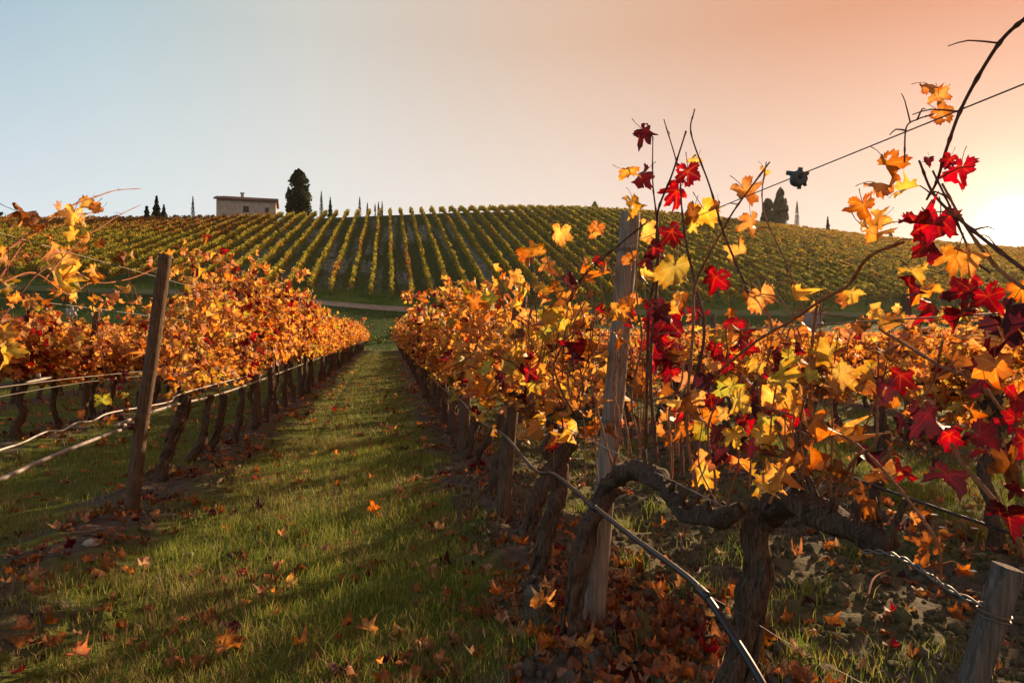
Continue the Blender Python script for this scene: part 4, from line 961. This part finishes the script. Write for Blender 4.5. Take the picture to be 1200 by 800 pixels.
# taller tufts
tg = Geo(); r = np.random.default_rng(5); tx, ty = [], []
cent = [onground(a, b)[:2] for a, b in ((745, 665), (690, 600), (560, 690), (600, 770), (350, 620), (770, 600), (560, 630), (430, 700), (390, 780), (1000, 655), (1060, 590), (960, 700), (820, 700), (930, 770), (730, 620), (850, 660), (505, 470), (20, 560))]
for c in cent: tx.append(r.normal(c[0], .07, 70)); ty.append(r.normal(c[1], .07, 70))
tx = np.concatenate(tx); ty = np.concatenate(ty)
class _R: pass
def tuft(x, y):
    n = len(x); z = hgt(x, y); h = r.uniform(.06, .15, n); a = r.uniform(0, 6.28, n); b = r.uniform(0, 6.28, n)
    side = np.stack([np.cos(a), np.sin(a), 0*a], -1)*.0022; ben = np.stack([np.cos(b), np.sin(b), 0*b], -1)*(h*r.uniform(.2, .8, n))[:, None]
    base = np.stack([x, y, z-.01], -1); up_ = np.stack([0*h, 0*h, h], -1)
    V = np.stack([base-side, base+side, base+ben*.3+up_*.6+side*.8, base+ben*.3+up_*.6-side*.8, base+ben+up_*.95], 1).reshape(-1, 3); k = np.arange(n)[:, None]*5
    mi = r.choice(3, n, p=[.75, .2, .05]); g = Geo(); g.add(V, k+np.array([[0, 1, 2, 3]]), mi); g.L.append((k+np.array([[3, 2, 4]])).ravel()); g.T.append(np.full(n, 3)); g.M.append(mi); return g
tuft(tx, ty).obj('grass_tufts', M_blades, kind='stuff', smooth=False)

# ------------------------------------------------------------------ leaf litter
r = np.random.default_rng(12); n = 22000; y = 1.4*(34/1.4)**r.random(n); x = r.uniform(-7, 7, n)
rd = rowd(x); nz = fbm(x*1.8, y*1.8, 91); pr = (.24+.76*np.exp(-(rd/.5)**2))*sst(nz, .30, .62)
heap = np.exp(-(((x-.95)/.45)**2+((y-2.7)/.7)**2)); pr = np.minimum(1, pr+heap*.9)
ok = (r.random(n) < pr) & infr(x, y); x, y = x[ok], y[ok]
hx = r.normal(1.02, .26, 300); hy = r.normal(2.7, .5, 300); x = np.concatenate([x, hx]); y = np.concatenate([y, hy]); ok = infr(x, y); x, y = x[ok], y[ok]; n = len(x)
nr = np.stack([r.normal(0, .3, n), r.normal(0, .3, n), np.ones(n)*r.choice([1, -1], n)], -1); M = frames(nr, r.normal(0, 1, (n, 3)), r.uniform(.035, .085, n)*np.clip(y/7, 1, 1.4))
P = np.stack([x, y, hgt(x, y)+.012+r.random(n)*.02], -1); col = np.array([LI[c] for c in r.choice(list('BTPOGDR'), n, p=np.array([44, 20, 13, 11, 2, 7, 3])/100)])
g = Geo(); scatter(g, LIT, r.integers(0, 3, n), M, P, col); g.obj('leaf_litter', LMATS, kind='stuff')
# the larger fallen leaves, one by one
FL = [(262,768,38,'O','large orange fallen leaf lying in the grass near the bottom edge'),(90,775,30,'P','pale pinkish fallen leaf at the bottom left'),(205,779,20,'B','small brown fallen leaf between the pink one and the large orange one'),
 (428,744,22,'O','orange fallen leaf lying in the grass left of the vine trunks'),(466,745,18,'G','golden fallen leaf beside the orange one in the middle of the path'),(640,715,26,'O','bright orange fallen leaf at the foot of the slim vine'),
 (700,690,26,'O','fallen orange leaf just right of the grey post foot'),(740,745,28,'P','pinkish fallen leaf in the heap right of the grey post'),(770,700,24,'O','orange leaf on top of the heap under the vine arm'),
 (775,622,20,'O','orange fallen leaf on bare soil under the arched vine arm'),(935,658,18,'P','pale fallen leaf on dark soil behind the near trunk'),(955,748,20,'P','pale curled leaf on the soil right of the near trunk'),(890,735,24,'O','orange fallen leaf against the foot of the near trunk'),
 (30,755,26,'B','brown crumpled leaf at the left bottom corner'),(232,727,22,'B','brown leaf lying in the grass above the large orange leaf'),(310,700,18,'B','small brown leaf in the middle of the left grass'),(437,605,14,'O','small orange leaf in the path beside the row'),
 (590,640,18,'B','brown leaf on the soil mound between vine trunks'),(560,655,16,'O','orange leaf at the edge of the path by the mound'),(515,785,18,'P','pale leaf at the bottom edge left of the trunks'),(830,770,24,'R','red fallen leaf below the black hose'),(680,770,22,'G','golden fallen leaf at the very foot of the thick vine')]
for px, py, w_, c, lab in FL:
    p = onground(px, py); D = float(np.dot(p-EYE, FWD)); s_ = min(.10, w_*D/FPX*1.1)
    nrm = np.array([[r.normal(0, .25)-.1, r.normal(0, .25)-.25, 1]]); M = frames(nrm, r.normal(0, 1, (1, 3)), np.array([s_]))[0]
    o = bpy.data.objects.new('fallen_leaf', hero_mesh(int(r.integers(2, 8)), c)); C.objects.link(o); m = Matrix(M.tolist()).to_4x4(); m.translation = Vector((p+[0, 0, .035]).tolist()); o.matrix_basis = m
    o['label'] = lab; o['category'] = 'fallen leaf'; o['group'] = 'larger fallen leaves'
# clods (bare soil crumbs), stones, sticks, flowers
r = np.random.default_rng(15)
ico = bpy.data.meshes.new('tmp'); import bmesh
bm = bmesh.new(); bmesh.ops.create_icosphere(bm, subdivisions=2, radius=1); IV = np.array([v_.co[:] for v_ in bm.verts]); IF = np.array([[v_.index for v_ in f.verts] for f in bm.faces]); bm.free()
bm = bmesh.new(); bmesh.ops.create_icosphere(bm, subdivisions=1, radius=1); JV = np.array([v_.co[:] for v_ in bm.verts]); JF = np.array([[v_.index for v_ in f.verts] for f in bm.faces]); bm.free()
g = Geo(); n = 9000; x = np.where(r.random(n) < .65, r.uniform(.5, 3.3, n), r.uniform(-5, 5, n)); y = 1.3*(12/1.3)**r.random(n)
ok = infr(x, y) & ((rowd(x) < .6) | ((x > .5) & (x < 3.3))); x, y = x[ok], y[ok]; z = hgt(x, y)
for a, b, c in zip(x, y, z):
    s_ = r.uniform(.006, .026)*(2.0 if r.random() < .08 else 1)
    g.add(JV*(s_*r.uniform(.6, 1.2, 3))*(1+r.uniform(-.25, .25, (len(JV), 1)))+[a, b, c+s_*.2], JF)
g.obj('soil_clods', M_ground, kind='stuff', smooth=False)
for px, py, w_, lab in ((222,650,10,'small pale stone in the grass left of the path'),(108,638,20,'flat pale stone in the grass at the lower left'),(343,436+32,5,'tiny pale stone beside the left row trunks'),(575,552+20,9,'grey pebble at the base of the right row')):
    p = onground(px, py); D = float(np.dot(p-EYE, FWD)); s_ = w_*D/FPX/2
    V = IV*[s_, s_*.8, s_*.55]; V = V*(1+.22*(fbm(IV[:, 0]*2+px, IV[:, 1]*2+IV[:, 2], 4)-.5)[:, None])
    Geo().add(V, IF).obj('stone', M_stone, None, p+[0, 0, s_*.2], label=lab, category='stone', group='stones on the soil')
a, b = onground(252, 572), onground(281, 549)
wire('stick', 'short pale stick lying in the grass beside the left row', 'stick', [a+[0, 0, .03], (a+b)/2+[0, 0, .045], b+[0, 0, .03]], .014, M_post2, 8, 16)
a, b = onground(1017, 703), onground(1042, 674)
wire('stick', 'thin orange curved twig lying on the soil at the lower right', 'stick', [a+[0, 0, .02], (a*.6+b*.4)+[0, .02, .05], b+[0, 0, .03]], .005, M_cane, 7, 16)
for px, py, lab in ((1095,603,'white wildflower nearest the dark red leaves at right'),(1105,618,'white wildflower just below its neighbour under the dark leaf'),(1142,619,'white wildflower right of the pair in the grass'),(1140,669,'lone white wildflower lower down beside the twisted cable')):
    p = onground(px, py+14); D = float(np.dot(p-EYE, FWD)); rt = thing('wildflower', lab, 'flower', p, 'white wildflowers'); h_ = 14*D/FPX
    Geo().tube([[0, 0, -.01], [.01, 0, h_*.6], [0, 0, h_]], .0016, 5, 0, 6).obj('stem', M_stem, rt)
    g = Geo()
    for k in range(9):
        a = k*2*PI/9; q = np.array([[0, 0, 0], [.5, -.16, .15], [1, 0, .1], [.5, .16, .15]])*5.0*D/FPX; cr, sr = math.cos(a), math.sin(a)
        g.add(q @ np.array([[cr, sr, 0], [-sr, cr, 0], [0, 0, 1]])+[0, 0, h_], [[0, 1, 2, 3]])
    g.obj('petals', M_flower, rt)

# ------------------------------------------------------------------ hillside vine rows, each row a hedge of its own
r = np.random.default_rng(44)
def hillmix(X, Y):
    """weights of the five leaf colours by place"""
    n1 = fbm(X*.045, Y*.03, 61, 3); n2 = fbm(X*.9, Y*.12, 62, 2); n3 = vn(X*.39, Y*.05, 63)
    red = sst(-X, 18, 45)*sst(Y+12*fbm(X*.1,Y*.1,3), 135, 160)*1.3 + .9*sst(n3, .78, .92)*sst(Y, 88, 95)*(1-sst(Y, 140, 180)); org = sst(X, 50, 120)*(.25+.75*sst(Y, 120, 170))+.35*sst(n2, .6, .75)+red*.5
    gold = .42+.5*(n1-.5)*2+.3*(n2-.5)+.5*sst(X, 45, 110)
    grn = .48+.45*sst(X, 10, 60)-.25*sst(X, 90, 140)+.55*sst(-X, 18, 45)
    W = np.stack([grn*.8, .75+0*X, gold*1.0, org+.06, red+.01], -1); W = np.clip(W, .005, None); return W/W.sum(1)[:, None]
rowidx = 0
for k in range(-38, 78):
    X = ROW0+k*SPC-.35
    y0 = 90.2+(0 if X < 30 else 1.5*math.sin(X*.1)); y1 = 179+6*math.sin(X*.03)
    if X < -20: y0 += 0
    bear = math.degrees(math.atan2(X, y1))
    bmin = math.degrees(math.atan2(X, y0))
    if bear > 49 or bear < -30: continue
    ya = y0
    if X > 0: ya = max(y0, X/math.tan(R_(49.5)))
    else: ya = max(y0, -X/math.tan(R_(29)))
    L_ = y1-ya
    if L_ < 4: continue
    n = int(L_*66); yy = ya+L_*r.random(n)
    xx = X+.07*np.sin(yy*.2+k)+r.normal(0, .12, n)*(.8+.5*vn(yy*.9, np.full(n, k*3.1), 5))
    hh = 1.30+.70*vn(yy*1.1, np.full(n, k*7.7), 6); zz = hgt(xx, yy)+.45+(hh-.3)*r.beta(1.5, 1.3, n)
    keep_ = vn(yy*.6, np.full(n, k*5.5), 9) > .15; xx, yy, zz = xx[keep_], yy[keep_], zz[keep_]; n = len(xx)
    o_ = np.array([X, ya, hbase(X, ya)])
    M = frames(r.normal(0, 1, (n, 3))+[0, -.2, .3], r.normal(0, 1, (n, 3)), r.uniform(.22, .36, n)*(1+.35*sst(xx, 40, 90)))
    W = np.cumsum(hillmix(xx, yy), 1); mi = (r.random(n)[:, None] > W).sum(1).clip(0, 4)
    g = Geo(); scatter(g, VLOW, r.integers(0, 2, n), M, np.stack([xx, yy, zz], -1)-o_, mi)
    kk = k+1
    if kk == 0: lab = 'vine row on the hill that points straight down at the grass path'
    else: lab = '%s vine row on the hill %s of the one pointing straight at the path' % (ORD[abs(kk)-1], 'left' if kk < 0 else 'right')
    rowo = g.obj('vine_row', HM, None, o_, label=lab, category='vine row', group='vine rows on the hillside')
    Geo().tube([[0, -.2, -.2], [0, -.35, 1.75]], .055, 6, 0).obj('end_post', M_post2, rowo)

# shrubs and rough growth at the end of the near rows and along the bank
def tuftmass(name, pts, sz, mats, n, label=None):
    g = Geo()
    for (x, y, s_, h_) in pts:
        z = H(x, y); m_ = int(n*s_)
        P = r.normal(0, 1, (m_, 3)); P /= np.linalg.norm(P, axis=1)[:, None]; P *= (r.random(m_)**.4)[:, None]; P = P*[s_, s_, h_]+[x, y, z+h_*.7]
        M = frames(r.normal(0, 1, (m_, 3)), r.normal(0, 1, (m_, 3)), r.uniform(*sz, m_)); scatter(g, VLOW, r.integers(0, 2, m_), M, P, r.integers(0, len(mats), m_))
    return g.obj(name, mats, kind='stuff')
tuftmass('bank_undergrowth', [(x, 66+r.uniform(-2, 4), r.uniform(.5, 1.2), r.uniform(.3, .8)) for x in np.arange(-45, 90, 1.3)], (.15, .3), [M_ever2, HM[0], M_ever2], 110)
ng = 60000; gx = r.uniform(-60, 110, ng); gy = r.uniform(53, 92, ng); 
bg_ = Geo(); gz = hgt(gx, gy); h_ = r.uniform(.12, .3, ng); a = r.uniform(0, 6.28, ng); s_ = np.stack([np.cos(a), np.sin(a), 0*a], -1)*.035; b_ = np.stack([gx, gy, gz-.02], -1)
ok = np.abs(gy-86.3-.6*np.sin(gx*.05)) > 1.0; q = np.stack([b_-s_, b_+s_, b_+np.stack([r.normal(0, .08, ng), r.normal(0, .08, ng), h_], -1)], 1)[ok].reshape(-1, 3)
bg_.add(q, np.arange(len(q)).reshape(-1, 3), np.zeros(ok.sum(), int)).obj('bank_grass', [blade_mat('bank_blades', (.030, .060, .012), (.06, .10, .018))], kind='stuff', smooth=False)  # blades darker than the other grass, shade of the bank put into the colour

# ------------------------------------------------------------------ ridge: farmhouse and trees
def ridge(px, Y):
    d = ray(px, 400); x = d[0]/d[1]*Y; return np.array([x, Y, H(x, Y)])
def wpx_(p, px): return px*float(np.dot(p-EYE, FWD))/FPX
def zpix(p, py): return CAMH+(400-py)*float(np.dot(p-EYE, FWD))/FPX
def stone_mat():
    m, t = base_mat('farmhouse_stone'); pos = t.n('ShaderNodeNewGeometry').outputs['Position']
    br = t.n('ShaderNodeTexVoronoi', feature='F1'); t.l(t.scale(pos, (1, 1, 1.8)), br.inputs['Vector']); br.inputs['Scale'].default_value = 2.6
    c = t.mix(t.rng(t.noise(pos, 1.2, 4), .3, .7), (.34, .30, .28), (.46, .42, .38)); c = t.mix(.25, c, br.outputs['Color'], 'MULTIPLY')
    out(t, finish(t, c, .9, br.outputs['Distance'], .6, .05)); return m
M_stonew = stone_mat(); M_roof = plain('terracotta_roof', (.13, .085, .07), .9, 0, .1, .3, 3); M_dark = plain('dark_opening', (.03, .03, .03), .6); M_shut = plain('weathered_shutter', (.07, .055, .045), .8); M_endw = plain('end_wall_sun_tint', (.50, .36, .28), .9)  # end wall is paler and warmer than the stone: sunlight put into its colour
p = ridge(290, 186); ha = R_(6)
Wd = wpx_(p, 63); Dp = 8.0; eave = zpix(p, 238.2)-p[2]; rid = zpix(p, 233.0)-p[2]
hs = thing('farmhouse', 'low stone farmhouse with shallow tiled roof and chimney on the ridge', 'house', p-np.array([0, 0, .3])); hs.rotation_euler = (0, 0, ha)
eave += .3; rid += .3
g = Geo(); x0, x1, t0, t1 = -Wd/2, Wd/2, -Dp/2, Dp/2
g.add([[x0, t0, -2], [x1, t0, -2], [x1, t0, eave], [x0, t0, eave], [x0, t1, -2], [x1, t1, -2], [x1, t1, eave], [x0, t1, eave]], [[0, 1, 2, 3], [5, 4, 7, 6], [4, 0, 3, 7]]).obj('wall', M_stonew, hs, smooth=False)
g = Geo(); g.add([[x1+.01, t0, -2], [x1+.01, t1, -2], [x1+.01, t1, eave], [x1+.01, 0, rid-.15], [x1+.01, t0, eave]], [[0, 1, 2, 3, 4]]); g.add([[x0-.01, t1, eave], [x0-.01, t0, eave], [x0-.01, 0, rid-.15]], [[0, 1, 2]]); g.obj('gable_wall', M_endw, hs, smooth=False)
ov = .6
g = Geo(); 
for s_ in (-1, 1):
    e0 = np.array([x0-ov, s_*(Dp/2+ov), eave-.22]); e1 = np.array([x1+ov, s_*(Dp/2+ov), eave-.22]); r0 = np.array([x0-ov+1.6, 0, rid]); r1 = np.array([x1+ov, 0, rid]); th = np.array([0, 0, .42])
    g.add([e0, e1, r1, r0, e0+th, e1+th, r1+th, r0+th], [[0, 3, 2, 1], [4, 5, 6, 7], [0, 1, 5, 4], [1, 2, 6, 5], [3, 0, 4, 7]])
rf = g.obj('roof', M_roof, hs, smooth=False)
ch = Geo().box((Wd*-.09, .3, rid+.55), (.75, .75, 1.5)).obj('chimney', M_stonew, rf, smooth=False)
Geo().box((Wd*-.09, .3, rid+1.42), (1.0, 1.0, .16)).obj('chimney_cap', M_roof, rf, smooth=False)
ln = Geo()
for q in range(46): 
    xx = x0-ov+(q+.5)*(Wd+2*ov)/46; ln.tube([[xx, -(Dp/2+ov)*1.0, eave+.09], [xx, -.05, rid+.30]], .09, 5, 0, cap=False)
ln.obj('roof_tiles', M_roof, rf, kind='stuff')
for fx, fz, w2, h2_, mt in ((.0, .60, 1.1, 1.25, M_dark), (.36, .60, .9, 1.2, M_shut), (-.3, .15, 3.2, .8, M_dark)):
    fr = Geo().box((fx*Wd*1.0, t0-.03, eave*fz+.3), (w2+.24, .10, h2_+.24)).obj('window', M_stonew if mt is not M_dark else M_shut, hs, smooth=False)
    Geo().box((fx*Wd, t0-.075, eave*fz+.3), (w2, .06, h2_)).obj('pane', mt, fr, smooth=False)
def tree(name, kind, px, ytop, ybot, wp, label, cat, Y=186, seed=0, mat=M_ever, dens=1.0):
    rr = np.random.default_rng(seed); p = ridge(px, Y); W_ = wpx_(p, wp)/2; top_ = zpix(p, ytop)-p[2]; rt = thing(name, label, cat, p, 'trees along the ridge')
    Geo().tube([[0, 0, -.5], [W_*.05, 0, top_*.45], [0, 0, top_*.93]], [max(.12, W_*.12), max(.09, W_*.08), .04], 7, 0, 12, .2, seed=seed).obj('trunk', M_tree, rt)
    n = int(dens*(500+260*W_*top_)); t_ = rr.random(n)
    if kind == 'cypress': prof = np.sin(PI*np.clip(t_*.94+.05, 0, 1)**.62)**.8; base = .04
    elif kind == 'fir': base = .05; prof = np.clip((1-t_)*(1.35-.6*((t_*5) % 1)), .06, 1)
    else: prof = np.clip(np.sin(PI*np.clip(t_*.88+.14, 0, 1)), 0, 1)**.42*(.80+.34*vn(t_*8, t_*0+seed, 2)); base = .02
    a = rr.uniform(0, 2*PI, n); rad = W_*prof*(rr.random(n)**.45)*(.86+.28*vn(a*2.2, t_*9, seed))
    if kind == 'oak': rad *= np.where(vn(a*1.6+3, t_*7, seed+9) < .24, .55, 1)
    P = np.stack([rad*np.cos(a), rad*np.sin(a), top_*(base+(1-base)*t_)], -1)
    sz = np.clip(W_*.22, .16, .42); ok = vn(P[:, 0]*.9+P[:, 1]*.5+seed, P[:, 2]*.8, seed+5) > (.27 if kind == 'oak' else .12); P = P[ok]; n = len(P)
    M = frames(rr.normal(0, 1, (n, 3)), rr.normal(0, .6, (n, 3))+[0, 0, .8 if kind != 'fir' else -.2], rr.uniform(sz*.6, sz*1.3, n))
    g = Geo(); scatter(g, VLOW, rr.integers(0, 2, n), M, P, np.zeros(n, int)); g.obj('crown', mat, rt)
tree('oak_tree', 'oak', 350, 198, 248, 28, 'tall broad dark tree standing just right of the farmhouse', 'tree', 187, 1, M_ever2, 1.5)
tree('cypress_tree', 'cypress', 226, 230, 251, 4.6, 'slim cypress standing alone left of the farmhouse', 'tree', 186, 2)
tree('cypress_tree', 'cypress', 376.6, 224, 249, 4.6, 'slim cypress just right of the tall broad tree', 'tree', 186, 3)
tree('fir_tree', 'fir', 387, 231, 248, 8, 'small fir right of the slim cypress', 'tree', 186, 4, M_ever, 1.6)
tree('cypress_tree', 'cypress', 421.5, 231, 248, 4, 'small cypress above the middle rows, tallest of its cluster', 'tree', 186, 5)
tree('cypress_tree', 'cypress', 430.5, 237.5, 248, 3, 'tiny cypress second in the cluster above the middle rows', 'tree', 186, 6)
tree('cypress_tree', 'cypress', 439.5, 239, 248, 3, 'tiny squat cypress third in the cluster above the middle rows', 'tree', 186, 7)
tree('cypress_tree', 'cypress', 443.5, 236.5, 248, 3.2, 'tiny cypress fourth in the cluster above the middle rows', 'tree', 186, 8)
tree('cypress_tree', 'cypress', 447.8, 236, 248, 2.6, 'tiny thin cypress at the right end of the cluster', 'tree', 186, 9)
tree('fir_tree', 'fir', 172, 238, 252, 12, 'small fir at the left end of the left clump', 'tree', 186, 10, M_ever, 1.5)
tree('fir_tree', 'fir', 183.5, 230, 252, 15, 'tallest fir of the clump on the left skyline', 'tree', 187, 11, M_ever, 1.6)
tree('fir_tree', 'fir', 192, 240, 252, 12, 'small fir at the right end of the left clump', 'tree', 186, 12, M_ever, 1.5)
tree('cypress_tree', 'oak', 900, 231, 262, 15, 'shorter of the two broad cypresses on the right ridge', 'tree', 186, 13, M_ever, 1.5)
tree('cypress_tree', 'oak', 914.5, 220, 262, 17, 'taller of the two broad cypresses on the right ridge', 'tree', 187, 14, M_ever, 1.5)
tree('cypress_tree', 'cypress', 934, 236, 264, 6, 'slim cypress right of the two broad ones', 'tree', 186, 15)
tree('fir_tree', 'fir', 970, 254, 270, 9, 'small fir alone on the right skyline', 'tree', 186, 16, M_ever, 1.5)
tree('fir_tree', 'fir', 1044, 268, 278, 9, 'tiny fir behind the big orange leaf on the right skyline', 'tree', 186, 17, M_ever, 1.5)
tree('round_shrub', 'oak', 697, 236, 244, 9, 'low round shrub on the ridge left of the tall grey post', 'shrub', 184, 18, HM[0])
tree('round_shrub', 'oak', 6, 249, 256, 22, 'low dark shrub on the ridge at the left edge', 'shrub', 184, 19, M_ever2)
print('placed vines', nplaced, 'objects', len(bpy.data.objects), 'tris', sum(len(m.loops)-2*len(m.polygons) for m in bpy.data.meshes))

# ------------------------------------------------------------------ evening haze
hz = bpy.data.materials.new('evening_haze'); hz.use_nodes = True; t = NT(hz.node_tree)
pv = t.n('ShaderNodeVolumePrincipled'); pv.inputs['Color'].default_value = (.95, .93, .90, 1); pv.inputs['Density'].default_value = HAZE; pv.inputs['Anisotropy'].default_value = .6
t.l(pv.outputs[0], t.n('ShaderNodeOutputMaterial').inputs['Volume'])
zt = 56.0; g = Geo().box(((760-620)/2, (1150-260)/2, (zt-20)/2), (1420, 1450, zt+20)); g.obj('haze', hz, kind='stuff', smooth=False)
